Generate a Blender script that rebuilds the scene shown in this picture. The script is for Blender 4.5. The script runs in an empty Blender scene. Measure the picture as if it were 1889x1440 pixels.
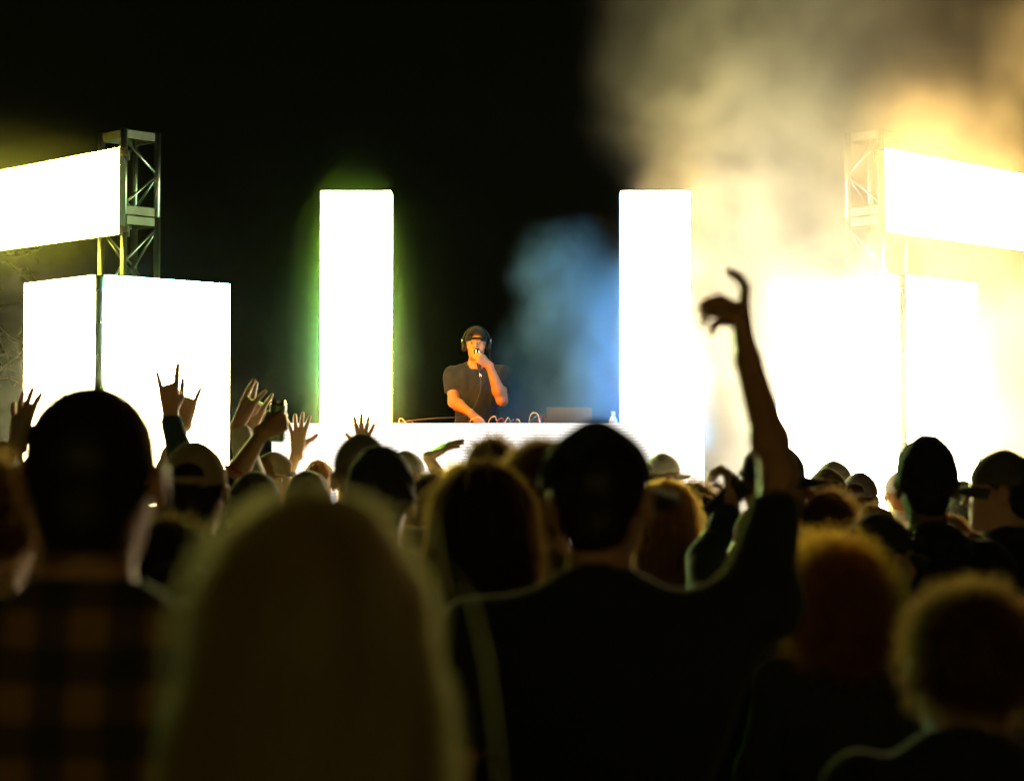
import bpy, math, random
import numpy as np
from mathutils import Vector, Matrix

HAZE, PLUME, PUFF, FOG, CROWDFOG = 0.00005, 0.42, 5.0, 0.016, 0.0
# ------------------------------------------------------------------ camera
SC = bpy.context.scene
COL = SC.collection
F_PX, CX, CY, CAMZ = 3700.0, 944.5, 720.0, 1.75      # focal length and centre in photo pixels
PITCH = math.atan(125.0 / F_PX)
cam_data = bpy.data.cameras.new('camera')
cam = bpy.data.objects.new('camera', cam_data)
COL.objects.link(cam)
cam.location = (0, 0, CAMZ)
cam.rotation_euler = (math.pi / 2 + PITCH, 0, 0)
cam_data.sensor_width = 36
cam_data.lens = 36 * F_PX / 1889
cam_data.clip_end = 400
cam_data.clip_start = 0.05
cam_data.dof.use_dof = True
cam_data.dof.focus_distance = 14.6
cam_data.dof.aperture_fstop = 3.0
SC.camera = cam

# ------------------------------------------------------------------ night sky
world = bpy.data.worlds.new('World')
SC.world = world
world.use_nodes = True
wn = world.node_tree
sky = wn.nodes.new('ShaderNodeTexSky')
sky.sky_type = 'NISHITA'
sky.sun_disc = False
sky.sun_elevation = math.radians(-8)
sky.sun_rotation = math.radians(180)
bg = wn.nodes['Background']
wn.links.new(sky.outputs[0], bg.inputs[0])
bg.inputs[1].default_value = 0.02

SC.view_settings.view_transform = 'Standard'
SC.view_settings.look = 'None'
SC.view_settings.gamma = 1
SC.view_settings.exposure = 0
SC.view_settings.use_curve_mapping = False
SC.render.engine = 'CYCLES'
cy = SC.cycles
cy.use_denoising = True
cy.denoiser = 'OPENIMAGEDENOISE'
cy.use_adaptive_sampling = True
cy.adaptive_threshold = 0.015
cy.max_bounces = 6
cy.diffuse_bounces = 2
cy.glossy_bounces = 2
cy.transmission_bounces = 4
cy.volume_bounces = 2
cy.sample_clamp_indirect = 6
cy.use_light_tree = True
cy.volume_step_rate = 2.0
cy.volume_max_steps = 256


def P(u, v, D):
    """point at depth D (metres along the ground from the camera) seen at photo pixel u, v"""
    dx, dz = (u - CX) / F_PX, (CY - v) / F_PX
    c, s = math.cos(PITCH), math.sin(PITCH)
    y, z = c - dz * s, s + dz * c
    k = D / y
    return Vector((dx * k, D, CAMZ + z * k))


# ------------------------------------------------------------------ tags
def tag(o, label=None, cat=None, group=None, kind=None):
    if label: o['label'] = label
    if cat: o['category'] = cat
    if group: o['group'] = group
    if kind: o['kind'] = kind
    return o


def empty(name, loc=(0, 0, 0), rz=0.0):
    o = bpy.data.objects.new(name, None)
    o.empty_display_size = 0.1
    COL.objects.link(o)
    o.location = loc
    o.rotation_euler = (0, 0, rz)
    return o


def link(name, me, mats=None, parent=None, loc=None):
    o = bpy.data.objects.new(name, me)
    COL.objects.link(o)
    if mats is not None and len(me.materials) == 0:
        for m in (mats if isinstance(mats, (list, tuple)) else [mats]):
            me.materials.append(m)
    if parent is not None: o.parent = parent
    if loc is not None: o.location = loc
    return o


# ------------------------------------------------------------------ materials
def new_mat(name):
    m = bpy.data.materials.new(name)
    m.use_nodes = True
    nt = m.node_tree
    nt.nodes.clear()
    out = nt.nodes.new('ShaderNodeOutputMaterial')
    return m, nt, out


def principled(name, col, rough=0.6, var=0.25, scale=8.0, metal=0.0, bump=0.0, bscale=60.0, sss=0.0, spec=0.4, sheen=0.0, coat=0.0, detail=4.0):
    m, nt, out = new_mat(name)
    b = nt.nodes.new('ShaderNodeBsdfPrincipled')
    nt.links.new(b.outputs[0], out.inputs[0])
    tc = nt.nodes.new('ShaderNodeTexCoord')
    nz = nt.nodes.new('ShaderNodeTexNoise')
    nz.inputs['Scale'].default_value = scale
    nz.inputs['Detail'].default_value = detail
    nt.links.new(tc.outputs['Object'], nz.inputs['Vector'])
    mx = nt.nodes.new('ShaderNodeMix'); mx.data_type = 'RGBA'
    nt.links.new(nz.outputs['Fac'], mx.inputs[0])
    mx.inputs[6].default_value = [c * (1 - var) for c in col] + [1]
    mx.inputs[7].default_value = [min(1, c * (1 + var)) for c in col] + [1]
    nt.links.new(mx.outputs[2], b.inputs['Base Color'])
    b.inputs['Roughness'].default_value = rough
    b.inputs['Metallic'].default_value = metal
    b.inputs['Specular IOR Level'].default_value = spec
    if sheen:
        b.inputs['Sheen Weight'].default_value = sheen
        b.inputs['Sheen Roughness'].default_value = 0.4
    if coat: b.inputs['Coat Weight'].default_value = coat
    if sss:
        b.inputs['Subsurface Weight'].default_value = sss
        b.inputs['Subsurface Radius'].default_value = (1.0, 0.32, 0.14)
        b.inputs['Subsurface Scale'].default_value = 0.018
    if bump:
        n2 = nt.nodes.new('ShaderNodeTexNoise')
        n2.inputs['Scale'].default_value = bscale
        n2.inputs['Detail'].default_value = 5
        nt.links.new(tc.outputs['Object'], n2.inputs['Vector'])
        bp = nt.nodes.new('ShaderNodeBump')
        bp.inputs['Strength'].default_value = bump
        bp.inputs['Distance'].default_value = 0.01
        nt.links.new(n2.outputs['Fac'], bp.inputs['Height'])
        nt.links.new(bp.outputs[0], b.inputs['Normal'])
    return m


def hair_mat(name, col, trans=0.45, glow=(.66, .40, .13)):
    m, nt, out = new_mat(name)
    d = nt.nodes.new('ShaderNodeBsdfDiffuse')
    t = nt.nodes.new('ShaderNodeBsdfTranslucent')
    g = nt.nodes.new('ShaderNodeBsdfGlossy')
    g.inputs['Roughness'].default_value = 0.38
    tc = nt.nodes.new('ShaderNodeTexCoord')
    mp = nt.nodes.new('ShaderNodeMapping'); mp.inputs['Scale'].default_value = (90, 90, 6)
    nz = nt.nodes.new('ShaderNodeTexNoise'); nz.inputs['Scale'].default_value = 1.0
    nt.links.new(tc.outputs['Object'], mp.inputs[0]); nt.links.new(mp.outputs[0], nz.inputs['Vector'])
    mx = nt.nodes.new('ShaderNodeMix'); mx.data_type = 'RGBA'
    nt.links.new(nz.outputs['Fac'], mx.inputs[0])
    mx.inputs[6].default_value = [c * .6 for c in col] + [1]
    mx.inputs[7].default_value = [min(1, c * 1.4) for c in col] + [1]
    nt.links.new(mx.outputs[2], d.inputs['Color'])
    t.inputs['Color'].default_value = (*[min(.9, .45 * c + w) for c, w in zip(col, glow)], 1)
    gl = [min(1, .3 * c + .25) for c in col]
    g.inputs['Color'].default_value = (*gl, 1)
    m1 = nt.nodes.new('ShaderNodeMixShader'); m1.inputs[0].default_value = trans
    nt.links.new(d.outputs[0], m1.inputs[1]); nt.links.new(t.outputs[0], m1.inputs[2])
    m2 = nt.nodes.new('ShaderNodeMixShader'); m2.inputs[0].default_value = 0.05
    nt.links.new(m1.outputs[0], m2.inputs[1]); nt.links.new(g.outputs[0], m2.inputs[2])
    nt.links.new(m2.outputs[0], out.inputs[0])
    return m


def plaid_mat(name):
    m, nt, out = new_mat(name)
    b = nt.nodes.new('ShaderNodeBsdfPrincipled')
    b.inputs['Roughness'].default_value = .9
    nt.links.new(b.outputs[0], out.inputs[0])
    tc = nt.nodes.new('ShaderNodeTexCoord')
    sep = nt.nodes.new('ShaderNodeSeparateXYZ')
    nt.links.new(tc.outputs['Object'], sep.inputs[0])

    def band(sock, f):
        a = nt.nodes.new('ShaderNodeMath'); a.operation = 'MULTIPLY'; a.inputs[1].default_value = f
        nt.links.new(sock, a.inputs[0])
        s = nt.nodes.new('ShaderNodeMath'); s.operation = 'SINE'; nt.links.new(a.outputs[0], s.inputs[0])
        r = nt.nodes.new('ShaderNodeMapRange'); r.inputs[1].default_value = -.2; r.inputs[2].default_value = .2
        nt.links.new(s.outputs[0], r.inputs[0])
        return r.outputs[0]
    bx, bz = band(sep.outputs[0], 2 * math.pi / .085), band(sep.outputs[2], 2 * math.pi / .085)
    ad = nt.nodes.new('ShaderNodeMath'); ad.operation = 'ADD'
    nt.links.new(bx, ad.inputs[0]); nt.links.new(bz, ad.inputs[1])
    cr = nt.nodes.new('ShaderNodeValToRGB')
    cr.color_ramp.elements[0].color = (.012, .01, .008, 1)
    cr.color_ramp.elements[1].color = (.19, .09, .035, 1)
    e = cr.color_ramp.elements.new(.5); e.color = (.05, .024, .01, 1)
    hv = nt.nodes.new('ShaderNodeMath'); hv.operation = 'MULTIPLY'; hv.inputs[1].default_value = .5
    nt.links.new(ad.outputs[0], hv.inputs[0]); nt.links.new(hv.outputs[0], cr.inputs[0])
    nt.links.new(cr.outputs[0], b.inputs['Base Color'])
    return m


def led_mat(name, stops, strength, axis=2, lo=0.0, hi=1.0, stripe=0.0, period=0.02):
    """a lit LED face: colour of the shown picture runs along one world axis; rows of diodes as fine lines"""
    m, nt, out = new_mat(name)
    e = nt.nodes.new('ShaderNodeEmission')
    nt.links.new(e.outputs[0], out.inputs[0])
    gm = nt.nodes.new('ShaderNodeNewGeometry')
    sp = nt.nodes.new('ShaderNodeSeparateXYZ')
    nt.links.new(gm.outputs['Position'], sp.inputs[0])
    mr = nt.nodes.new('ShaderNodeMapRange')
    mr.inputs[1].default_value = lo; mr.inputs[2].default_value = hi
    nt.links.new(sp.outputs[axis], mr.inputs[0])
    cr = nt.nodes.new('ShaderNodeValToRGB')
    els = cr.color_ramp.elements
    els[0].position, els[0].color = stops[0][0], (*stops[0][1], 1)
    els[1].position, els[1].color = stops[-1][0], (*stops[-1][1], 1)
    for p_, c_ in stops[1:-1]:
        x = els.new(p_); x.color = (*c_, 1)
    nt.links.new(mr.outputs[0], cr.inputs[0])
    nt.links.new(cr.outputs[0], e.inputs['Color'])
    if stripe:
        a = nt.nodes.new('ShaderNodeMath'); a.operation = 'MULTIPLY'; a.inputs[1].default_value = 2 * math.pi / period
        nt.links.new(sp.outputs[2], a.inputs[0])
        s = nt.nodes.new('ShaderNodeMath'); s.operation = 'SINE'; nt.links.new(a.outputs[0], s.inputs[0])
        r = nt.nodes.new('ShaderNodeMapRange')
        r.inputs[1].default_value = -1; r.inputs[2].default_value = 1
        r.inputs[3].default_value = strength * (1 - stripe); r.inputs[4].default_value = strength
        nt.links.new(s.outputs[0], r.inputs[0])
        nt.links.new(r.outputs[0], e.inputs['Strength'])
    else:
        e.inputs['Strength'].default_value = strength
    return m


M = {}
M['housing'] = principled('panel housing', (.02, .02, .022), .5, .3, 20)
M['alu'] = principled('truss aluminium', (.42, .42, .44), .34, .2, 30, metal=1.0)
M['plate'] = principled('truss plate', (.16, .16, .15), .55, .25, 25, metal=.6)
M['steel'] = principled('black steel', (.05, .05, .05), .4, .2, 20, metal=.6)
M['post'] = principled('post plate', (.22, .30, .30), .35, .3, 25, metal=.5)
M['ply'] = principled('stage deck', (.05, .045, .04), .8, .4, 6, bump=.2)
M['drape'] = principled('stage skirt', (.01, .01, .01), .95, .3, 12, bump=.3, bscale=20)
M['ground'] = principled('trodden grass', (.045, .05, .025), .95, .5, 2.5, bump=.6, bscale=30)
M['plastic'] = principled('black plastic', (.02, .02, .02), .4, .2, 30)
M['rubber'] = principled('cable rubber', (.06, .06, .06), .6, .2, 30)
M['cable_white'] = principled('pale cable', (.62, .58, .55), .5, .15, 30)
M['cable_red'] = principled('red cable', (.5, .08, .05), .5, .15, 30)
M['cable_blue'] = principled('blue cable', (.12, .2, .5), .5, .15, 30)
M['laptop'] = principled('laptop aluminium', (.55, .56, .58), .38, .05, 30, metal=.7)
M['chrome'] = principled('chrome', (.75, .75, .75), .18, .1, 30, metal=1)
M['can_body'] = principled('can print', (.25, .36, .26), .35, .35, 40, metal=.4)
M['can_gold'] = principled('can rim', (.72, .6, .36), .25, .15, 30, metal=1)
M['bark'] = principled('bark', (.10, .075, .05), .9, .4, 12, bump=.5)
M['leaf'] = principled('dry leaf', (.09, .08, .03), .8, .5, 3)
M['red_band'] = principled('red wristband', (.55, .06, .03), .5, .1, 20)
M['lens'] = principled('dark lens', (.01, .01, .012), .5, .1, 20, spec=.9)
M['screen_off'] = principled('phone glass', (.01, .01, .01), .1, .1, 20)
M['eye'] = principled('eye', (.5, .48, .45), .2, .1, 20)

SKIN = [principled('skin fair', (.58, .36, .26), .5, .12, 14, sss=.25),
        principled('skin tan', (.40, .20, .10), .5, .14, 14, sss=.25),
        principled('skin brown', (.20, .11, .07), .5, .15, 14, sss=.2),
        principled('skin orange tinted', (.62, .27, .12), .5, .14, 14, sss=.25)]  # last one: orange stage light on the performer put into the skin colour
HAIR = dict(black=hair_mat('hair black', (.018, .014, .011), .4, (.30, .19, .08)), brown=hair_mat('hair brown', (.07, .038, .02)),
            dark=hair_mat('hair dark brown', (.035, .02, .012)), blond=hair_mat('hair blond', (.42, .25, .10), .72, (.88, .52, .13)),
            light=hair_mat('hair light brown', (.22, .125, .055), .58, (.6, .38, .15)), ash=hair_mat('hair ash blond', (.24, .19, .10), .55, (.62, .52, .28)), auburn=hair_mat('hair auburn', (.34, .16, .05), .72, (.98, .46, .07)), grey=hair_mat('hair grey', (.3, .28, .25), .45))


def cloth(name, col, var=.25, sheen=.2):
    if name not in M: M[name] = principled(name, col, .92, var, 18, bump=.25, bscale=140, sheen=sheen, spec=.2)
    return M[name]


CL = dict(black=cloth('cloth black', (.012, .012, .013)), char=cloth('cloth charcoal', (.034, .036, .040)),
          navy=cloth('cloth navy', (.015, .022, .04)), teal=cloth('cloth dark teal', (.02, .05, .05)),
          white=cloth('cloth white', (.68, .66, .6)), tan=cloth('cloth tan', (.38, .28, .16)),
          red=cloth('cloth rust', (.28, .07, .035)), grey=cloth('cloth grey', (.22, .22, .21)),
          olive=cloth('cloth olive', (.09, .09, .045)), denim=cloth('denim', (.035, .05, .09)),
          cream=cloth('cloth cream', (.55, .5, .4)), purple=cloth('cloth mauve', (.26, .2, .24)),
          brown=cloth('cloth brown', (.08, .05, .03)))
M['plaid'] = plaid_mat('plaid flannel')
CL['plaid'] = M['plaid']


# ------------------------------------------------------------------ plain meshes
def np_mesh(name, V, Q, smooth=True, mat_idx=None):
    """mesh from vertex array and a face array (quads, or triangles when it has 3 columns)"""
    me = bpy.data.meshes.new(name)
    V = np.asarray(V, np.float32); Q = np.asarray(Q, np.int32)
    n = Q.shape[1]
    me.vertices.add(len(V)); me.vertices.foreach_set('co', V.ravel())
    me.loops.add(Q.size); me.loops.foreach_set('vertex_index', Q.ravel())
    me.polygons.add(len(Q))
    me.polygons.foreach_set('loop_start', np.arange(0, Q.size, n, dtype=np.int32))
    if mat_idx is not None: me.polygons.foreach_set('material_index', np.asarray(mat_idx, np.int32))
    me.update(calc_edges=True)
    me.polygons.foreach_set('use_smooth', np.full(len(Q), smooth))
    return me


class MB:
    """collects boxes, tubes, lathes (all as quads); build() makes one mesh object"""
    def __init__(s): s.V, s.Q, s.I, s.n = [], [], [], 0

    def add(s, V, Q, mi=0):
        V = np.asarray(V, float); Q = np.asarray(Q, int)
        s.V.append(V); s.Q.append(Q + s.n); s.I.append(np.full(len(Q), mi)); s.n += len(V)
        return s

    def box(s, c, d, R=None, mi=0, bev=0.0):
        x, y, z = [a / 2 for a in d]
        V = np.array([[i * x, j * y, k * z] for k in (-1, 1) for j in (-1, 1) for i in (-1, 1)], float)
        if R is not None: V = V @ np.asarray(R, float).T
        V = V + np.asarray(c, float)
        return s.add(V, [[0, 2, 3, 1], [4, 5, 7, 6], [0, 1, 5, 4], [2, 6, 7, 3], [0, 4, 6, 2], [1, 3, 7, 5]], mi)

    def tube(s, pts, r, n=8, mi=0, cap=True):
        P_ = np.asarray(pts, float)
        rs = np.broadcast_to(np.asarray(r, float), (len(P_),))
        T = np.gradient(P_, axis=0); T /= np.linalg.norm(T, axis=1)[:, None] + 1e-9
        up = np.array([0, 0, 1.0]) if abs(T[0][2]) < .9 else np.array([1.0, 0, 0])
        V = []
        for p, t, q in zip(P_, T, rs):
            a = np.cross(t, up); a /= np.linalg.norm(a) + 1e-9
            b = np.cross(t, a); up = -b if np.linalg.norm(b) > 0 else up
            up = np.cross(a, t)
            th = np.arange(n) * 2 * math.pi / n
            V.append(p + q * (np.cos(th)[:, None] * a + np.sin(th)[:, None] * up))
        V = np.concatenate(V)
        Q = [[i * n + j, i * n + (j + 1) % n, (i + 1) * n + (j + 1) % n, (i + 1) * n + j] for i in range(len(P_) - 1) for j in range(n)]
        if cap:
            V = np.concatenate([V, [P_[0]], [P_[-1]]]); a, b = len(V) - 2, len(V) - 1; e = (len(P_) - 1) * n
            for j in range(0, n, 2):
                Q.append([a, (j + 2) % n, j + 1, j]); Q.append([b, e + j, e + j + 1, e + (j + 2) % n])
        return s.add(V, Q, mi)

    def lathe(s, prof, c=(0, 0, 0), n=20, mi=0):
        V, Q = [], []
        th = np.arange(n) * 2 * math.pi / n
        for r, z in prof: V += [[c[0] + r * math.cos(t), c[1] + r * math.sin(t), c[2] + z] for t in th]
        for i in range(len(prof) - 1):
            for j in range(n): Q.append([i * n + j, i * n + (j + 1) % n, (i + 1) * n + (j + 1) % n, (i + 1) * n + j])
        return s.add(V, Q, mi)

    def mesh(s, name, smooth=False):
        return np_mesh(name, np.concatenate(s.V), np.concatenate(s.Q), smooth, np.concatenate(s.I))

    def build(s, name, mats, parent=None, smooth=False, loc=None):
        me = s.mesh(name, smooth)
        for m in (mats if isinstance(mats, (list, tuple)) else [mats]): me.materials.append(m)
        return link(name, me, None, parent, loc)


# ------------------------------------------------------------------ the place
DECK = 0.95
g = MB()
N = 24
xs = np.linspace(-24, 24, N + 1); ys = np.linspace(-8, 40, N + 1)
rng = np.random.default_rng(3)
V = [[x, y, (rng.random() - .5) * .03] for y in ys for x in xs]
g.add(V, [[j * (N + 1) + i, j * (N + 1) + i + 1, (j + 1) * (N + 1) + i + 1, (j + 1) * (N + 1) + i] for j in range(N) for i in range(N)])
tag(g.build('ground', M['ground'], smooth=True), 'dark trodden grass under the crowd', kind='structure')

stage = empty('stage', (0, 12.85, 0))
tag(stage, 'low black stage platform under the booth and light panels', 'stage')
for i in range(6):
    for j in range(2):
        MB().box((-5 + 2 * i, .98 + 1.96 * j, DECK - .05), (1.992, 1.952, .1)).build('deck_board', M['ply'], stage)
sk = MB()
nn = 160
V = []
for i in range(nn + 1):
    x = -6 + 12 * i / nn
    for z in (0.02, DECK - .11): V.append([x, -.01 + .025 * math.sin(i * 1.3) * (1.2 - z), z])
sk.add(V, [[2 * i, 2 * i + 2, 2 * i + 3, 2 * i + 1] for i in range(nn)])
sk.build('skirt', M['drape'], stage, smooth=True)
for i in range(7):
    for y in (.12, 3.8): MB().tube([(-5.9 + i * 1.966, y, 0), (-5.9 + i * 1.966, y, DECK - .1)], .024, 8).build('leg', M['steel'], stage, smooth=True)


def panel_mesh(name, w, h, d, mats):
    """LED cabinet: lit face on -Y, housing box behind it, seam of 2 mm at the rim"""
    mb = MB()
    g_ = .0005
    mb.box((0, d / 2 + .004, 0), (w - 2 * g_, d, h - 2 * g_), mi=0)
    x, z = w / 2 - g_, h / 2 - g_
    mb.add([[-x, 0, -z], [x, 0, -z], [x, 0, z], [-x, 0, z]], [[0, 1, 2, 3]], 1)
    # handle and data sockets on the back
    mb.box((0, d + .012, h * .18), (w * .3, .012, .03), mi=0)
    me = mb.mesh(name)
    for m in mats: me.materials.append(m)
    return me


def wall_of_panels(root, origin, direc, ncol, nrow, w, h, z0, d, mat):
    """cabinets in a flat wall that starts at origin (in root space) and runs along direc; lit side to the right of travel"""
    me = panel_mesh('led_panel', w, h, d, [M['housing'], mat])
    ang = math.atan2(direc[1], direc[0])
    for i in range(ncol):
        for j in range(nrow):
            o = link('led_panel', me, None, root)
            t = (i + .5) * w
            o.location = (origin[0] + direc[0] * t, origin[1] + direc[1] * t, z0 + (j + .5) * h)
            o.rotation_euler = (0, 0, ang)


L0 = 105.0
# the booth
bx0, bx1 = P(501, 780, 13.9).x, P(1300, 780, 13.9).x
bz = P(900, 780, 13.9).z
M['led_booth'] = led_mat('booth picture', [(0, (1, .9, .82)), (.5, (1, .95, .9)), (1, (1, .93, .86))], 1.6, 0, bx0, bx1, stripe=.4, period=.0213)
booth = empty('dj_booth', ((bx0 + bx1) / 2, 13.9, DECK))
tag(booth, 'long booth faced with white lit panels in front of the performer', 'booth')
wall_of_panels(booth, (-(bx1 - bx0) / 2, 0), (1, 0), 6, 2, (bx1 - bx0) / 6, (bz - DECK) / 2, 0, .06, M['led_booth'])
for x in (-1.46, -.5, .5, 1.46):
    MB().tube([(x, .13, 0), (x, .13, bz - DECK - .06)], .02, 8).tube([(x, .13, .02), (x, .5, .02)], .02, 8).build('support_frame', M['steel'], booth, smooth=True)

# the two columns
def column(name, xa, xb, y0, depth, ztop, mats, label):
    """front face xa..xb, lit sides too"""
    root = empty(name, ((xa + xb) / 2, y0, DECK))
    tag(root, label, 'light column', 'light columns beside the performer')
    w, h = xb - xa, (ztop - DECK) / 5
    wall_of_panels(root, (-w / 2, 0), (1, 0), 1, 5, w, h, 0, .05, mats[0])
    wall_of_panels(root, (w / 2, .056), (0, 1), 1, 5, depth - .06, h, 0, .05, mats[1])  # lit sides, added to light the performer and smoke
    wall_of_panels(root, (-w / 2, depth - .004), (0, -1), 1, 5, depth - .06, h, 0, .05, mats[2])
    if len(mats) > 3: wall_of_panels(root, (w / 2 - .06, depth), (-1, 0), 1, 5, w - .12, h, 0, .03, mats[3])
    MB().box((0, depth / 2, -.0), (w - .13, depth - .14, .02)).build('base_plate', M['steel'], root)
    return root


pt = P(657, 352, 14.05).z
gy = (.62, 1.0, .10)
M['colL_front'] = led_mat('left column picture', [(0, (1, .74, .08)), (.3, (.95, .9, .06)), (.55, (.28, 1, .30)), (.75, (.36, 1, .04)), (1, (.5, .95, .03))], L0 * 1.1, 2, DECK, pt)
M['colL_in'] = led_mat('left column inner light', [(0, (1, .21, .008)), (.6, (1, .22, .01)), (.8, (.8, .8, .1)), (1, (.5, 1, .1))], 66, 2, DECK, pt)
M['colL_out'] = led_mat('left column outer light', [(0, (.8, .8, .25)), (.55, (.35, 1, .5)), (1, (.6, 1, .1))], L0 * .3, 2, DECK, pt)
M['colR_front'] = led_mat('right column picture', [(0, (1, .80, .42)), (.5, (1, .8, .42)), (1, (1, .72, .3))], L0 * 1.1, 2, DECK, pt)
M['colR_in'] = led_mat('right column inner light', [(0, (.35, .12, .05)), (.40, (.25, .16, .15)), (.58, (.18, .46, 1)), (1, (.18, .46, 1))], 18, 2, DECK, pt)
M['colR_back'] = led_mat('right column rear smoke light', [(0, (.28, .58, 1)), (1, (.28, .58, 1))], 9, 2, DECK, pt)  # unseen rear face, added to light the smoke behind
M['colR_out'] = led_mat('right column outer light', [(0, (.8, .88, 1)), (.6, (.8, .88, 1)), (1, (1, .92, .75))], L0 * .5, 2, DECK, pt)
column('led_column', P(591, 500, 14.05).x, P(724, 500, 14.25).x, 14.05, .2, pt, [M['colL_front'], M['colL_in'], M['colL_out']],
       'tall white lit column with green glow, left of the performer')
column('led_column', P(1143, 500, 14.25).x, P(1273, 500, 14.05).x, 14.05, .2, pt, [M['colR_front'], M['colR_out'], M['colR_in'], M['colR_back']],
       'tall white lit column standing in the smoke, right of the performer')


def light_box(u_c, D, dl, wl, dr, wr, gap, mats, label, strip):
    c = P(u_c, 506, D)
    root = empty('led_box', (c.x, D, DECK))
    tag(root, label, 'light box', 'corner light boxes')
    h = (c.z - DECK) / 4
    # left face runs from its far left end to the corner, right face from the corner on
    a = np.array(dl) * (wl + gap)
    wall_of_panels(root, (a[0], a[1]), (-dl[0], -dl[1]), 2, 4, wl / 2, h, 0, .06, mats[0])
    b = np.array(dr) * gap
    wall_of_panels(root, (b[0], b[1]), dr, 2, 4, wr / 2, h, 0, .06, mats[1])
    post = MB().tube([(0, .026, .002), (0, .026, c.z - DECK - .012)], .029, 16).build('corner_post', M['post'], root, smooth=True)
    for j in range(9):
        z = .14 + j * .215
        sx = -.022 if j % 2 else .022
        MB().box((sx * .85, .004, z), (.014, .012, .075)).build('hinge', M['alu'], post)
        MB().tube([(-sx * .4, .006, z + .05), (-sx * .4, -.008, z + .05)], .009, 8).build('bolt', M['chrome'], post, smooth=True)
    MB().box((0, .75, .04), (.5, .5, .05)).build('base_frame', M['steel'], root)
    return root


M['boxL_l'] = led_mat('left box outer picture', [(0, (.7, 1, .6)), (.3, (1, .85, .38)), (1, (1, .82, .36))], L0 * .8, 2, DECK, 2.96, stripe=.2)
M['boxL_r'] = led_mat('left box inner picture', [(0, (1, .70, .28)), (.6, (1, .78, .32)), (.85, (.75, .95, .6)), (1, (.25, .9, .8))], L0 * .8, 2, DECK, 2.96, stripe=.2)
M['boxR_l'] = led_mat('right box inner picture', [(0, (1, .84, .62)), (1, (1, .86, .64))], L0 * .5, 2, DECK, 2.96, stripe=.25)
M['boxR_r'] = led_mat('right box outer picture', [(0, (1, .78, .48)), (1, (1, .78, .48))], L0 * .4, 2, DECK, 2.96, stripe=.25)
light_box(182.5, 13.2, (-.692, .722), .906, (.723, .691), 1.01, .045, [M['boxL_l'], M['boxL_r']],
          'white lit corner box with teal edge glow, left of the stage', None)
light_box(1665, 13.2, (-.723, .691), .978, (.692, .722), .885, .045, [M['boxR_l'], M['boxR_r']],
          'pale lit corner box veiled by smoke, right of the stage', None)


def truss(u, D, label, mirror):
    side, H1, H2 = .28, 2.5, 3.1
    c = P(u, 400, D)
    root = empty('truss_tower', (c.x, D, DECK), math.radians(45))
    tag(root, label, 'truss', 'truss towers')
    s = side
    cs = [(0, 0), (s, 0), (s, s), (0, s)]
    for z0, z1 in ((0, H1 - .003), (H1 + .003, H2)):
        for (x, y) in cs:
            MB().tube([(x, y, z0), (x, y, z1)], .024, 12).build('chord', M['alu'], root, smooth=True)
        for k in range(4):
            (xa, ya), (xb, yb) = cs[k], cs[(k + 1) % 4]
            d = np.array([xb - xa, yb - ya, 0.]); d /= np.linalg.norm(d)
            ang = math.atan2(d[1], d[0])
            R = np.array([[math.cos(ang), -math.sin(ang), 0], [math.sin(ang), math.cos(ang), 0], [0, 0, 1]])
            for z in (z0 + .032, z1 - .032):
                MB().box(((xa + xb) / 2, (ya + yb) / 2, z), (s - .03, .012, .058), R).build('end_plate', M['plate'], root)
            nseg = max(2, round((z1 - z0 - .14) / .27))
            hh = (z1 - z0 - .14) / nseg
            for q in range(nseg):
                a, b = ((xa, ya), (xb, yb)) if (q + k) % 2 == 0 else ((xb, yb), (xa, ya))
                MB().tube([(a[0], a[1], z0 + .07 + q * hh), (b[0], b[1], z0 + .07 + (q + 1) * hh)], .009, 8).build('diagonal', M['alu'], root, smooth=True)
    MB().box((s / 2, s / 2, .006), (.6, .6, .012)).build('base_plate', M['steel'], root)
    return root


truss(228, 13.95, 'box truss tower above the left light box, clear against the night', False)
truss(1626, 13.95, 'box truss tower lost in smoke above the right light box', True)


def banner(u, D, sgn, v0, v1, mat, label):
    a, b = P(u, v0, D), P(u, v1, D)
    root = empty('led_banner', (a.x, D, b.z))
    tag(root, label, 'light banner', 'raised light banners')
    h = a.z - b.z
    n, w = 4, .6
    r = math.sqrt(.5)
    if sgn < 0: wall_of_panels(root, (-r * n * w, r * n * w), (r, -r), n, 1, w, h, 0, .05, mat)
    else: wall_of_panels(root, (0, 0), (r, r), n, 1, w, h, 0, .05, mat)
    back = np.array([sgn * -r, r]) * .075
    for z in (.035, h - .035):
        cl = MB()
        R = np.array([[r, -sgn * -r, 0], [sgn * -r, r, 0], [0, 0, 1]]) if False else None
        cl.box((-sgn * .035, .03, z), (.05, .05, .035)).box((-sgn * .055, .045, z - .022), (.018, .03, .05))
        cl.build('clamp', M['alu'], root)
    MB().tube([(-sgn * .02, .05, .05), (-sgn * .02, .05, h - .05)], .018, 8).build('hanging_bar', M['alu'], root, smooth=True)
    MB().tube([(sgn * .12, .2, h * .5), (sgn * 1.6, 1.68, h * .5)], .024, 8).build('rear_rail', M['alu'], root, smooth=True)
    return root


M['banL'] = led_mat('left banner picture', [(0, (.95, .95, .06)), (1, (1, .82, .08))], L0, 0, -4, -2.7)
M['banR'] = led_mat('right banner picture', [(0, (1, .62, .2)), (1, (1, .64, .2))], L0, 0, 2.6, 4)
banner(220, 13.85, -1, 272, 432, M['banL'], 'raised white light banner with yellow green glow, at the left edge')
banner(1633, 13.85, 1, 273, 427, M['banR'], 'raised white light banner in amber smoke, at the right edge')


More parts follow.
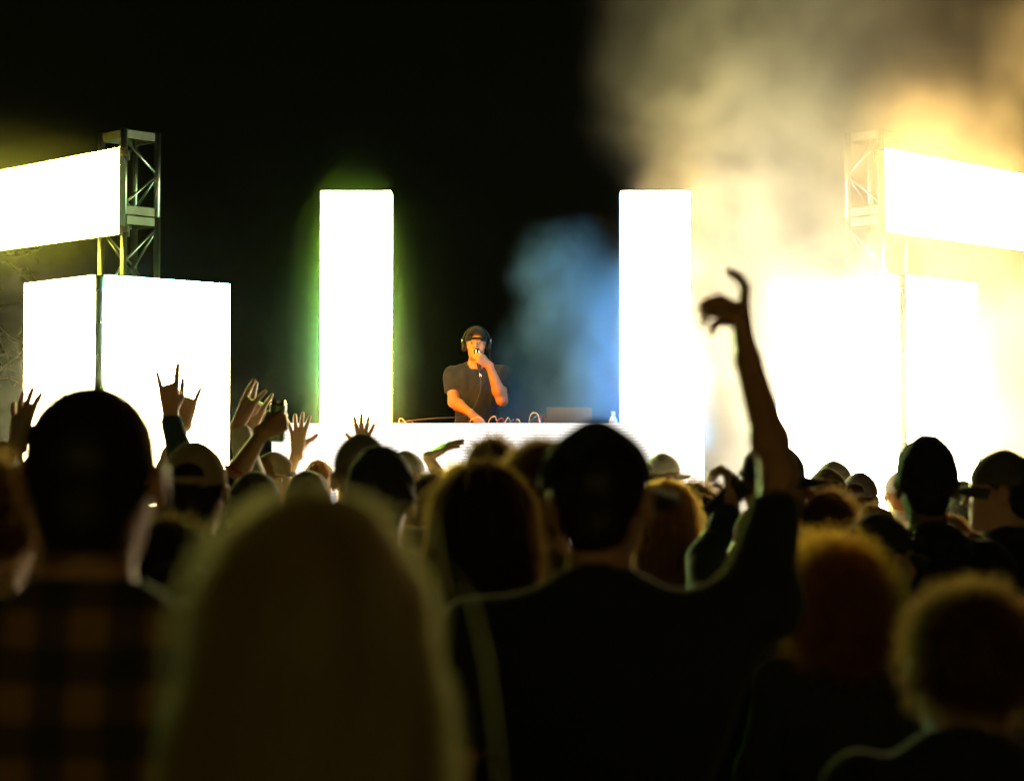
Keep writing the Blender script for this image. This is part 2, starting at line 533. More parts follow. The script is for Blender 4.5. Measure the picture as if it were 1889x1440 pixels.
# ------------------------------------------------------------------ things on the table
TABLE = 1.915
tb = empty('dj_table', (-.03, 14.3, DECK))
tag(tb, 'dark equipment table behind the lit booth front', 'table')
MB().box((0, .08, TABLE - DECK - .02), (1.5, .52, .04)).build('tabletop', M['plastic'], tb)
for x in (-.7, .7):
    for y in (-.14, .3): MB().tube([(x, y, 0), (x, y, TABLE - DECK - .04)], .02, 8).build('leg', M['steel'], tb, smooth=True)

mx = empty('mixer', (-.22, 14.36, TABLE))
tag(mx, 'black mixing desk with knobs under the performer\'s hand', 'mixer')
MB().box((0, 0, .03), (.34, .34, .06)).build('body', M['plastic'], mx)
for i in range(5):
    for j in range(4): MB().lathe([(0, .075), (.006, .075), (.008, .06), (.008, .06)], (-.12 + .06 * i, -.1 + .065 * j, 0), 10).build('knob', M['chrome'], mx, smooth=True)
for i, sx in enumerate((-.34, .34)):
    d = empty('turntable_deck', (-.22 + sx * 1.05, 14.36, TABLE))
    tag(d, 'flat black media player %s of the mixer' % ('left' if sx < 0 else 'right'), 'player')
    MB().box((0, 0, .025), (.3, .32, .05)).build('body', M['plastic'], d)
    MB().lathe([(0, .062), (.09, .062), (.1, .052), (.1, .05)], (0, 0, 0), 24).build('jog_wheel', M['steel'], d, smooth=True)

lp = empty('laptop', (P(1050, 770, 14.42).x, 14.4, TABLE))
tag(lp, 'open silver laptop with its lid turned to the crowd', 'laptop')
MB().box((0, .12, .009), (.325, .225, .016)).build('base', M['laptop'], lp)
lid = MB().box((0, 0, .1), (.325, .008, .205), [[1, 0, 0], [0, .97, -.24], [0, .24, .97]]).build('lid', M['laptop'], lp)
MB().tube([(-.12, .008, .016), (.12, .008, .016)], .007, 8).build('hinge', M['steel'], lp, smooth=True)

M['water'] = principled('bottle plastic', (.8, .82, .84), .15, .05, 20, spec=.6)
bt = empty('water_bottle', (P(1131, 770, 14.36).x, 14.36, TABLE))
tag(bt, 'small clear water bottle with white cap by the right column', 'bottle')
MB().lathe([(0, .002), (.028, .002), (.032, .01), (.031, .05), (.032, .09), (.03, .11), (.014, .14), (.013, .15)], n=18).build('body', M['water'], bt, smooth=True)
MB().lathe([(.0155, .146), (.0165, .15), (.0165, .168), (.012, .171), (0, .171)], n=16).build('cap', principled('cap plastic', (.8, .8, .8), .4), bt, smooth=True)

cspec = [(728, 752, 771, 'cable_white'), (742, 768, 775, 'rubber'), (862, 898, 770, 'cable_white'), (900, 921, 768, 'cable_white'), (915, 934, 771, 'cable_red'),
         (930, 944, 770, 'cable_white'), (941, 955, 773, 'cable_blue'), (950, 960, 773, 'cable_white'), (972, 1000, 761, 'cable_white'), (978, 1004, 768, 'cable_blue'), (988, 1012, 767, 'cable_red')]
cn = dict(cable_white='pale', rubber='black', cable_red='red', cable_blue='blue')
where = ['by the left column', 'beside the left column end', 'under the performer\'s hand', 'just right of the performer\'s hand', 'between two pale cables right of the mixer', 'low right of the mixer',
         'low beside the right player', 'smallest of the row', 'tallest of the row, left of the laptop', 'within the tallest pale loop', 'leaning toward the laptop']
for i, (ua, ub, vt, m_) in enumerate(cspec):
    y = 14.30 + .012 * (i % 4)
    a, b, t = P(ua, 790, y), P(ub, 790, y), P((ua + ub) / 2, vt, y)
    zb = TABLE + .052 if 2 <= i <= 7 else TABLE + .004
    pts = []
    for k in range(15):
        s_ = k / 14
        x = a.x + (b.x - a.x) * (s_ + .06 * math.sin(s_ * 9 + i))
        pts.append((x, y + .03 * math.sin(3 * s_ + i), zb + (t.z - zb) * max(0, math.sin(math.pi * s_)) ** .7))
    tag(MB().tube(pts, .0045, 6).build('patch_cable', M[m_], smooth=True), '%s patch cable looping over the table, %s' % (cn[m_], where[i]), 'cable', 'cables on the table')
pts = [P(735, 779, 14.33), P(770, 774, 14.33), P(805, 771, 14.33), P(835, 770, 14.34), P(862, 767, 14.35), P(868, 778, 14.36)]
tag(MB().tube([tuple(p) for p in pts], .0045, 6).build('lead', M['rubber'], smooth=True), 'long thin lead running from the left column to the mixer', 'cable')

# ------------------------------------------------------------------ bare tree beyond the left of the stage
tree = empty('tree', (-7.3, 21.5, 0))
tag(tree, 'bare branches of a tree in the dark at the left edge', 'tree')
rt = random.Random(5)
tr = MB(); cr_ = MB()
trunk = [(0, 0, 0), (.05, 0, 1.0), (-.05, .05, 2.0), (.08, 0, 2.9), (.1, 0, 3.6)]
tr.tube(trunk, [.22, .18, .15, .12, .08], 10)


def branch(p, d, ln, r, lev, mb):
    pts = [np.array(p, float)]
    d = np.array(d, float)
    for k in range(4):
        d = d + np.array([rt.uniform(-.3, .3) for _ in range(3)]) + np.array([0, 0, .06]); d /= np.linalg.norm(d)
        pts.append(pts[-1] + d * ln / 4)
    mb.tube(pts, np.linspace(r, r * .45, 5), 5)
    if lev < 3:
        for k in range(4):
            q = pts[1 + k % 4]
            dd = d + np.array([rt.uniform(-1, 1) for _ in range(3)]); dd /= np.linalg.norm(dd)
            branch(q, dd, ln * .62, r * .5, lev + 1, mb)
    else:
        for k in range(5):
            q = pts[rt.randrange(1, 5)] + np.array([rt.uniform(-.06, .06) for _ in range(3)])
            a = np.array([rt.uniform(-1, 1) for _ in range(3)]); a /= np.linalg.norm(a)
            b = np.cross(a, [0.3, .5, .8]); b /= np.linalg.norm(b)
            mb.add([q, q + a * .03 + b * .014, q + a * .065, q + a * .03 - b * .014], [[0, 1, 2, 3]])


for k in range(9):
    an = k * 2.4
    branch((.05 * math.cos(an), .05 * math.sin(an), 1.9 + .19 * k), (math.cos(an), math.sin(an), .35 + .05 * k), 1.5, .05, 0, cr_)
tr.build('trunk', M['bark'], tree, smooth=True)
cr_.build('crown', M['bark'], tree)


# ------------------------------------------------------------------ smoke and haze
def volume_mat(name, col, dens, g_=.3):
    m, nt, out = new_mat(name)
    v = nt.nodes.new('ShaderNodeVolumePrincipled')
    v.inputs['Color'].default_value = (*col, 1)
    v.inputs['Density'].default_value = dens
    v.inputs['Anisotropy'].default_value = g_
    nt.links.new(v.outputs[0], out.inputs['Volume'])
    return m


hz = MB().box((0, 16, 3.3), (50, 50, 8.6)).build('haze', volume_mat('thin night haze', (1, 1, 1), HAZE, .55))
tag(hz, kind='stuff')


def smoke(name, lo, hi, vox, blobs, mat, noise=(1.2, 5, .42, .72), warp=.5):
    """fog grid: soft blobs (centre, radii, gain) broken up by turbulent noise"""
    me = bpy.data.meshes.new(name)
    o = link(name, me)
    tag(o, kind='stuff')
    gt = bpy.data.node_groups.new(name, 'GeometryNodeTree')
    gt.interface.new_socket('Geometry', in_out='INPUT', socket_type='NodeSocketGeometry')
    gt.interface.new_socket('Geometry', in_out='OUTPUT', socket_type='NodeSocketGeometry')
    nd = gt.nodes.new
    out = nd('NodeGroupOutput'); vc = nd('GeometryNodeVolumeCube'); sm = nd('GeometryNodeSetMaterial')
    sm.inputs['Material'].default_value = mat
    gt.links.new(vc.outputs[0], sm.inputs[0]); gt.links.new(sm.outputs[0], out.inputs[0])
    vc.inputs['Min'].default_value = lo; vc.inputs['Max'].default_value = hi
    for ax, k in enumerate('XYZ'): vc.inputs['Resolution ' + k].default_value = max(8, int((hi[ax] - lo[ax]) / vox))
    pos = nd('GeometryNodeInputPosition')
    wz = nd('ShaderNodeTexNoise'); wz.inputs['Scale'].default_value = 1.0; wz.inputs['Detail'].default_value = 3
    gt.links.new(pos.outputs[0], wz.inputs['Vector'])
    sub = nd('ShaderNodeVectorMath'); sub.operation = 'SUBTRACT'; sub.inputs[1].default_value = (.5, .5, .5)
    gt.links.new(wz.outputs['Color'], sub.inputs[0])
    scl = nd('ShaderNodeVectorMath'); scl.operation = 'SCALE'; scl.inputs['Scale'].default_value = warp * 2
    gt.links.new(sub.outputs[0], scl.inputs[0])
    wp = nd('ShaderNodeVectorMath'); wp.operation = 'ADD'
    gt.links.new(pos.outputs[0], wp.inputs[0]); gt.links.new(scl.outputs[0], wp.inputs[1])
    acc = None
    for c, r, gain in blobs:
        s1 = nd('ShaderNodeVectorMath'); s1.operation = 'SUBTRACT'; s1.inputs[1].default_value = c
        gt.links.new(wp.outputs[0], s1.inputs[0])
        s2 = nd('ShaderNodeVectorMath'); s2.operation = 'DIVIDE'; s2.inputs[1].default_value = r
        gt.links.new(s1.outputs[0], s2.inputs[0])
        ln = nd('ShaderNodeVectorMath'); ln.operation = 'LENGTH'; gt.links.new(s2.outputs[0], ln.inputs[0])
        mr = nd('ShaderNodeMapRange'); mr.interpolation_type = 'SMOOTHSTEP'
        mr.inputs[1].default_value = 1.0; mr.inputs[2].default_value = .1 if noise else 0; mr.inputs[3].default_value = 0; mr.inputs[4].default_value = 1
        gt.links.new(ln.outputs['Value'], mr.inputs[0])
        if not noise:
            pw = nd('ShaderNodeMath'); pw.operation = 'POWER'; pw.inputs[1].default_value = 2.6
            gt.links.new(mr.outputs[0], pw.inputs[0]); mr = pw
        gm_ = nd('ShaderNodeMath'); gm_.operation = 'MULTIPLY'; gm_.inputs[1].default_value = gain
        gt.links.new(mr.outputs[0], gm_.inputs[0]); mr = gm_
        if acc is None: acc = mr.outputs[0]
        else:
            a = nd('ShaderNodeMath'); a.operation = 'ADD'
            gt.links.new(acc, a.inputs[0]); gt.links.new(mr.outputs[0], a.inputs[1]); acc = a.outputs[0]
    if noise:
        nz = nd('ShaderNodeTexNoise'); nz.inputs['Scale'].default_value = noise[0]; nz.inputs['Detail'].default_value = noise[1]
        nz.inputs['Roughness'].default_value = .64
        nz.inputs['Distortion'].default_value = .4
        st_ = nd('ShaderNodeVectorMath'); st_.operation = 'MULTIPLY'; st_.inputs[1].default_value = (1.0, 1.0, .95)
        gt.links.new(wp.outputs[0], st_.inputs[0]); gt.links.new(st_.outputs[0], nz.inputs['Vector'])
        mr = nd('ShaderNodeMapRange'); mr.interpolation_type = 'SMOOTHSTEP'
        mr.inputs[1].default_value = noise[2]; mr.inputs[2].default_value = noise[3]
        mr.inputs[3].default_value = .16
        gt.links.new(nz.outputs['Fac'], mr.inputs[0])
        m_ = nd('ShaderNodeMath'); m_.operation = 'MULTIPLY'
        gt.links.new(acc, m_.inputs[0]); gt.links.new(mr.outputs[0], m_.inputs[1]); acc = m_.outputs[0]
    gt.links.new(acc, vc.inputs['Density'])
    md = o.modifiers.new('smoke', 'NODES'); md.node_group = gt
    return o


# big plume over the right half of the stage
smoke('smoke', (-.5, 11.6, .9), (7.0, 16.0, 6.6), .062,
      [((3.0, 13.2, 2.0), (2.3, 1.7, 1.7), .85), ((2.1, 13.8, 3.3), (1.4, 1.4, 1.6), .6), ((1.9, 14.2, 4.7), (1.5, 1.3, 2.1), 2.5), ((2.6, 13.3, 3.5), (1.0, .9, 1.0), 1.0),
       ((3.0, 14.8, 5.0), (1.7, .9, 1.6), 2.2), ((4.9, 13.2, 2.2), (2.2, 1.7, 1.6), .9), ((1.75, 14.0, 2.0), (.8, 1.0, 1.2), .6), ((4.4, 14.9, 5.0), (1.3, .8, 1.5), 1.7), ((3.9, 15.0, 5.6), (.9, .8, 1.0), 1.2)],
      volume_mat('smoke plume', (.95, .92, .82), PLUME, .3), noise=(2.1, 10, .35, .66), warp=.6)
# puff beside the performer: its blue light is put into the smoke colour
smoke('smoke', (-.45, 14.3, 1.0), (1.5, 16.2, 3.9), .036,
      [((.95, 14.75, 2.25), (.65, .75, 1.1), 2.2), ((.42, 15.0, 2.95), (.5, .6, .65), .8), ((.55, 15.0, 1.9), (.75, .7, .8), .8), ((.05, 15.2, 2.2), (.45, .5, .8), .45)],
      volume_mat('blue tinted smoke puff', (.30, .64, 1.0), PUFF, .1), noise=(3.0, 9, .36, .62), warp=.4)
# fog added and shaped round the lit faces to give them a glow
smoke('glow_fog', (-6.2, 11.6, .96), (1.8, 15.4, 5.8), .1,
      [((-1.1, 13.9, 2.3), (1.35, 1.2, 2.4), .4), ((-1.1, 13.9, 2.4), (.60, .62, 2.0), 15.0), ((1.0, 13.85, 2.35), (.52, .5, 1.9), 8.0), ((-2.75, 13.2, 2.0), (1.3, .75, 1.6), 2.2), ((-2.8, 13.1, 2.0), (1.9, 1.3, 2.2), .3), ((-3.7, 13.6, 3.4), (1.9, .8, .95), 3.6)],
      volume_mat('glow fog', (.95, .97, .93), FOG, .4), noise=None, warp=.0)

# ------------------------------------------------------------------ unseen cream canvas, added to bounce stage light onto crowd backs
tn = empty('reflector', (0.5, -3.9, 0))
tag(tn, 'unseen cream canvas added behind the crowd to bounce stage light', 'reflector')
cv = principled('cream canvas', (.80, .68, .48), .9, .12, 3, bump=.3, bscale=8)
for i in range(5):
    wv = MB()
    V = [[-5 + 2 * i + 1.98 * k / 8, .05 * math.sin(k * 1.7 + i), z] for k in range(9) for z in (.05, 1.2, 2.6, 4.0)]
    wv.add(V, [[4 * k + j, 4 * k + 4 + j, 4 * k + 5 + j, 4 * k + 1 + j] for k in range(8) for j in range(3)])
    wv.build('bounce_wall', cv, tn, smooth=True)
MB().add([[-5.2, .1, 4.02], [5.2, .1, 4.02], [5.2, -2, 5.0], [-5.2, -2, 5.0], [5.2, -4.1, 4.02], [-5.2, -4.1, 4.02]], [[0, 1, 2, 3], [3, 2, 4, 5]]).build('roof', cv, tn)
for x in (-5.1, -1.7, 1.7, 5.1):
    for y in (-.12, -4): MB().tube([(x, y, 0), (x, y, 4.05)], .035, 8).build('pole', M['alu'], tn, smooth=True)


# ------------------------------------------------------------------ bodies: blended distance fields turned into one skin
class Field:
    def __init__(s, lo, hi, h):
        s.h = h
        s.ax = [np.arange(lo[i] - 2 * h, hi[i] + 3 * h, h, dtype=np.float32) for i in range(3)]
        s.d = np.full([len(a) for a in s.ax], .25, np.float32)

    def win(s, lo, hi):
        sl = []
        for i in range(3):
            a = np.searchsorted(s.ax[i], lo[i]); b = np.searchsorted(s.ax[i], hi[i])
            if b <= a: return None, None
            sl.append(slice(max(0, a), b))
        x, y, z = (s.ax[i][sl[i]] for i in range(3))
        return tuple(sl), (x[:, None, None], y[None, :, None], z[None, None, :])

    def put(s, sl, d, k, op):
        a = s.d[sl]
        if op == 'sub':
            d = -d
            h = np.clip(.5 - .5 * (a - d) / max(k, 1e-5), 0, 1)
            s.d[sl] = a + (d - a) * h + k * h * (1 - h)
        else:
            h = np.clip(.5 + .5 * (d - a) / max(k, 1e-5), 0, 1)
            s.d[sl] = d + (a - d) * h - k * h * (1 - h)

    def rc(s, a, b, r1, r2=None, k=.02, op='u', cut0=False, cut1=False, flat=None):
        a, b = np.asarray(a, np.float32), np.asarray(b, np.float32)
        r2 = r1 if r2 is None else r2
        m = max(r1, r2) + k + 3 * s.h
        sl, c = s.win(np.minimum(a, b) - m, np.maximum(a, b) + m)
        if sl is None: return
        ab = b - a; L2 = float(ab @ ab) + 1e-9
        px, py, pz = c[0] - a[0], c[1] - a[1], c[2] - a[2]
        t0 = (px * ab[0] + py * ab[1] + pz * ab[2]) / L2
        t = np.clip(t0, 0, 1)
        d = np.sqrt((px - t * ab[0]) ** 2 + (py - t * ab[1]) ** 2 + (pz - t * ab[2]) ** 2) - (r1 + (r2 - r1) * t)
        L = math.sqrt(L2)
        if cut0: d = np.maximum(d, -t0 * L)
        if cut1: d = np.maximum(d, (t0 - 1) * L)
        s.put(sl, d, k, op)

    def ell(s, c, r, R=None, k=.02, op='u', planes=()):
        c = np.asarray(c, np.float32); r = np.asarray(r, np.float32)
        m = float(r.max()) + k + 3 * s.h
        sl, q = s.win(c - m, c + m)
        if sl is None: return
        x, y, z = q[0] - c[0], q[1] - c[1], q[2] - c[2]
        if R is not None:
            R = np.asarray(R, np.float32)
            x, y, z = (x * R[0, j] + y * R[1, j] + z * R[2, j] for j in range(3))
        else: x, y, z = np.broadcast_arrays(x, y, z)
        k0 = np.sqrt((x / r[0]) ** 2 + (y / r[1]) ** 2 + (z / r[2]) ** 2)
        k1 = np.sqrt((x / r[0] ** 2) ** 2 + (y / r[1] ** 2) ** 2 + (z / r[2] ** 2) ** 2) + 1e-6
        d = k0 * (k0 - 1) / k1
        for n, p in planes:   # keep the side the normal points to
            d = np.maximum(d, -((q[0] - p[0]) * n[0] + (q[1] - p[1]) * n[1] + (q[2] - p[2]) * n[2]))
        s.put(sl, d, k, op)

    def cut(s, n, p):
        q = (s.ax[0][:, None, None], s.ax[1][None, :, None], s.ax[2][None, None, :])
        s.d = np.maximum(s.d, -((q[0] - p[0]) * n[0] + (q[1] - p[1]) * n[1] + (q[2] - p[2]) * n[2]).astype(np.float32))

    def ripple(s, amp, freq, seed, zf=1.0):
        idx = np.nonzero(np.abs(s.d) < .04)
        x, y, z = s.ax[0][idx[0]], s.ax[1][idx[1]], s.ax[2][idx[2]]
        r_ = np.random.default_rng(seed)
        v = 0
        for o in range(5):
            k = r_.normal(size=3); k /= np.linalg.norm(k); k *= freq * (1 + .5 * o); k[2] *= zf
            v = v + np.sin(k[0] * x + k[1] * y + k[2] * z + r_.random() * 6.28 + 1.5 * np.sin(k[1] * x * .6 - k[0] * z * .4)) / (1 + .4 * o)
        s.d[idx] += (amp * v / 2).astype(np.float32)

    def mesh(s):
        d = s.d; sg = d < 0
        nx, ny, nz = d.shape
        c = sg[:-1, :-1, :-1].astype(np.int8)
        tot = np.zeros((nx - 1, ny - 1, nz - 1), np.int8)
        for i in (0, 1):
            for j in (0, 1):
                for k in (0, 1): tot += sg[i:nx - 1 + i, j:ny - 1 + j, k:nz - 1 + k]
        act = np.argwhere((tot > 0) & (tot < 8))
        if len(act) == 0: return np.zeros((0, 3)), np.zeros((0, 4), int)
        idm = np.full((nx - 1, ny - 1, nz - 1), -1, np.int32)
        idm[act[:, 0], act[:, 1], act[:, 2]] = np.arange(len(act))
        acc = np.zeros((len(act), 3)); cnt = np.zeros(len(act))
        cor = [(i, j, k) for i in (0, 1) for j in (0, 1) for k in (0, 1)]
        val = {q: d[act[:, 0] + q[0], act[:, 1] + q[1], act[:, 2] + q[2]] for q in cor}
        for q in cor:
            for a in range(3):
                if q[a] == 0:
                    q2 = list(q); q2[a] = 1; q2 = tuple(q2)
                    va, vb = val[q], val[q2]
                    m = (va < 0) != (vb < 0)
                    t = np.where(m, va / np.where(m, va - vb, 1), 0)
                    p = np.tile(np.array(q, float), (len(act), 1)); p[:, a] = t
                    acc[m] += p[m]; cnt[m] += 1
        V = (act + acc / cnt[:, None]) * s.h + np.array([a[0] for a in s.ax])
        Q = []
        for a in range(3):
            b, e = (a + 1) % 3, (a + 2) % 3
            s0 = [slice(None)] * 3; s1 = [slice(None)] * 3
            s0[a] = slice(0, -1); s1[a] = slice(1, None)
            for t in (b, e): s0[t] = slice(1, -1); s1[t] = slice(1, -1)
            A, B = sg[tuple(s0)], sg[tuple(s1)]
            ed = np.argwhere(A != B)
            if len(ed) == 0: continue
            ins = A[ed[:, 0], ed[:, 1], ed[:, 2]]
            off = np.zeros(3, int); off[b] = 1; off[e] = 1
            base = ed + off
            def g_(db, de):
                w = base.copy(); w[:, b] += db; w[:, e] += de
                return idm[w[:, 0], w[:, 1], w[:, 2]]
            q = np.stack([g_(-1, -1), g_(0, -1), g_(0, 0), g_(-1, 0)], 1)
            q[~ins] = q[~ins][:, ::-1]
            Q.append(q)
        return V, np.concatenate(Q)


def uv_ball(c, r, n=8):
    mb = MB()
    prof = [(max(1e-4, r * math.sin(math.pi * i / n)), -r * math.cos(math.pi * i / n)) for i in range(n + 1)]
    mb.lathe(prof, c, n + 2)
    return np.concatenate(mb.V), np.concatenate(mb.Q)


def vnormals(V, Q):
    n = np.cross(V[Q[:, 2]] - V[Q[:, 0]], V[Q[:, 3]] - V[Q[:, 1]])
    N_ = np.zeros_like(V)
    for j in range(4): np.add.at(N_, Q[:, j], n)
    return N_ / (np.linalg.norm(N_, axis=1)[:, None] + 1e-9)


def unit(v):
    v = np.asarray(v, float); return v / (np.linalg.norm(v) + 1e-9)


def rot(axis, deg):
    return np.array(Matrix.Rotation(math.radians(deg), 3, axis))


# ---- hands: palm, four fingers of different length, thumb from the side of the palm
PH = dict(i=(-.028, .088, (.043, .026, .021), .0088), m=(-.009, .092, (.047, .030, .022), .009), r=(.010, .088, (.044, .028, .021), .0085), p=(.028, .079, (.034, .021, .018), .0075))
POSE = {
    'open': dict(i=(4, 8, 5, -15), m=(2, 6, 4, -4), r=(4, 8, 5, 8), p=(6, 10, 6, 22), t=(-.9, .15, .55)),
    'horns': dict(i=(6, 6, 5, -6), m=(80, 95, 55, 0), r=(82, 95, 55, 2), p=(8, 6, 5, 12), t=(.35, .75, .55)),
    'flat': dict(i=(10, 6, 4, -3), m=(8, 5, 3, -1), r=(9, 6, 4, 2), p=(11, 8, 5, 5), t=(-.35, .3, .88)),
    'grip': dict(i=(52, 55, 35, -3), m=(55, 58, 35, -1), r=(57, 60, 36, 2), p=(60, 60, 38, 4), t=(-.15, .9, .42)),
    'mic': dict(i=(62, 72, 40, -3), m=(66, 75, 40, -1), r=(70, 76, 40, 2), p=(72, 78, 42, 4), t=(.15, .95, .3)),
    'relax': dict(i=(18, 25, 15, -4), m=(22, 28, 16, -1), r=(25, 30, 18, 2), p=(28, 32, 18, 6), t=(-.45, .45, .77)),
    'press': dict(i=(28, 30, 15, -7), m=(26, 28, 14, -2), r=(28, 30, 15, 3), p=(30, 32, 16, 9), t=(-.5, .5, .7)),
    'curl': dict(i=(-8, 30, 36, -2), m=(58, 52, 40, 0), r=(64, 54, 42, 1), p=(68, 56, 42, 3), t=(-.1, .95, .12)),
}


def hand_prims(F, wrist, f, n, side, pose, sc=1.0, fr=1.0):
    f = unit(f); n = np.asarray(n, float); n = unit(n - f * (n @ f)); x = np.cross(n, f)
    th = -1.0 if side == 'R' else 1.0
    W = np.asarray(wrist, float)
    def T(p): return W + sc * (x * (p[0] * -th) + n * p[1] + f * p[2])      # index on the thumb side
    ps = POSE[pose]
    F.rc(T((-.012, 0, -.02)), T((.012, 0, -.02)), .021 * sc, .020 * sc, k=.015)
    for k_ in 'imrp':
        bx, bz_, ph, r = PH[k_]; r *= 1.12 * fr
        F.rc(T((bx * .55, 0, .005)), T((bx, .001, bz_)), .0155 * sc, .0118 * sc, k=.012 * sc)
        p = np.array([bx, .001, bz_]); ang = 0
        spl = math.radians(ps[k_][3])
        for q in range(3):
            ang += math.radians(ps[k_][q])
            d = np.array([math.sin(spl) * math.cos(ang), math.sin(ang), math.cos(ang) * math.cos(spl)])
            p2 = p + d * ph[q]
            F.rc(T(p), T(p2), r * sc * (1 - .09 * q), r * sc * (1 - .09 * (q + 1)), k=.004 * sc)
            p = p2
    F.rc(T((.012, .006, .02)), T((.022, .004, .06)), .014 * sc, .012 * sc, k=.012 * sc)
    t0, t1 = np.array([-.02, .01, .016]), np.array([-.043, .018, .05])
    F.rc(T(t0), T(t1), .0165 * sc, .0125 * sc, k=.012 * sc)
    td = unit(ps['t'])
    t2 = t1 + td * .033
    td2 = unit(td + np.array([.25, .12, .1]))
    t3 = t2 + td2 * .027
    F.rc(T(t1), T(t2), .0112 * sc, .0102 * sc, k=.005 * sc)
    F.rc(T(t2), T(t3), .0102 * sc, .0085 * sc, k=.004 * sc)
    return T


def ik(S, W, L1, L2, pole):
    S, W = np.asarray(S, float), np.asarray(W, float)
    v = W - S; d = np.linalg.norm(v)
    if d > .985 * (L1 + L2):
        k = d / (.985 * (L1 + L2)); L1 *= k; L2 *= k
    u = v / d
    a = (L1 * L1 - L2 * L2 + d * d) / (2 * d)
    h = math.sqrt(max(0, L1 * L1 - a * a))
    p = np.asarray(pole, float); p = unit(p - u * (p @ u))
    return S + u * a + p * h


CAP_C, CAP_R = (0, -.010, .036), (.085, .106, .097)
CRAN_C, CRAN_R = (0, -.012, .032), (.076, .096, .085)


def head_prims(F, T, R, hs, detail=True):
    def e(c, r, k=.02, op='u'): F.ell(T(c), np.array(r) * hs, R, k * hs, op)
    def c2(a, b, r1, r2, k=.01, op='u'): F.rc(T(a), T(b), r1 * hs, r2 * hs, k * hs, op)
    e(CRAN_C, CRAN_R)
    e((0, .034, -.03), (.060, .060, .085), .03)
    e((0, .042, -.075), (.046, .046, .036), .03)
    c2((-.01, .080, -.1), (.01, .080, -.1), .014, .014, .02)
    for s_ in (-1, 1):
        e((s_ * .036, .066, -.022), (.024, .022, .026), .03)
        c2((s_ * .012, .097, -.032), (s_ * .012, .094, -.034), .0085, .007, .008)
        e((s_ * .0835, -.006, -.006), (.0125, .022, .034), .008)
    c2((-.034, .083, .022), (.034, .083, .022), .011, .011, .018)
    c2((0, .092, .016), (0, .113, -.027), .0075, .012, .012)
    if detail:
        for s_ in (-1, 1):
            e((s_ * .031, .101, .003), (.017, .014, .010), .012, 'sub')
            e((s_ * .097, .002, -.004), (.006, .010, .018), .006, 'sub')
        c2((-.019, .090, -.060), (.019, .090, -.060), .0075, .0075, .006)
        c2((-.015, .089, -.071), (.015, .089, -.071), .0075, .0075, .006)
        c2((-.018, .100, -.0655), (.018, .100, -.0655), .0022, .0022, .003, 'sub')


FUZZ = dict(crop=.0, short=.012, curly=.02, long=.014)


def flow_strands(F, V, n, seed, ln, width, seg=7, wav=0.0):
    """strands combed down over the hair volume, each at its own height above it"""
    r_ = np.random.default_rng(seed)
    G = np.gradient(F.d, F.h)
    o_ = np.array([a[0] for a in F.ax]); hi_ = np.array(F.d.shape) - 1

    def samp(p):
        q = np.clip(np.round((p - o_) / F.h).astype(int), 0, hi_)
        ix = (q[:, 0], q[:, 1], q[:, 2])
        g = np.stack([G[0][ix], G[1][ix], G[2][ix]], 1)
        return F.d[ix], g / (np.linalg.norm(g, axis=1)[:, None] + 1e-6)
    p = V[r_.integers(0, len(V), n)].copy()
    off = FUZZ['long'] * r_.random(n) ** 1.4 - .002
    wob = r_.normal(size=(n, 3)) * .10
    st = (ln * (.5 + r_.random((n, 1)))) / seg
    prev = None; VV = []
    rs = r_.normal(size=(n, 3))
    for k in range(seg + 1):
        d_, g = samp(p)
        near = (np.abs(d_) < .05)[:, None]
        p = np.where(near, p + g * np.clip(off - d_, -.01, .01)[:, None], p)
        down = np.array([0, 0, -1.0]) + np.array([0, -.15, 0])
        t = down - g * (g @ down)[:, None] * near
        hz_ = g * np.array([1, 1, 0]); t = t + .6 * hz_ * (g[:, 2:] > .7)
        t = t + wob
        t /= np.linalg.norm(t, axis=1)[:, None] + 1e-6
        prev = t if prev is None else unit_rows(prev * .5 + t)
        sd = np.cross(prev, rs); sd /= np.linalg.norm(sd, axis=1)[:, None] + 1e-6
        w = width * (1 - .5 * k / seg)
        pw_ = p + sd * (wav * np.sin(1.9 * k + rs[:, :1] * 2.5)) * min(1, k / 2)
        VV.append(pw_ - sd * w); VV.append(pw_ + sd * w)
        p = p + prev * st
    VV = np.stack(VV, 1); kk = 2 * (seg + 1); b = (np.arange(n) * kk)[:, None]
    Q = np.concatenate([b + np.array([2 * q, 2 * q + 1, 2 * q + 3, 2 * q + 2]) for q in range(seg)])
    return VV.reshape(-1, 3), Q


def unit_rows(v):
    return v / (np.linalg.norm(v, axis=1)[:, None] + 1e-6)


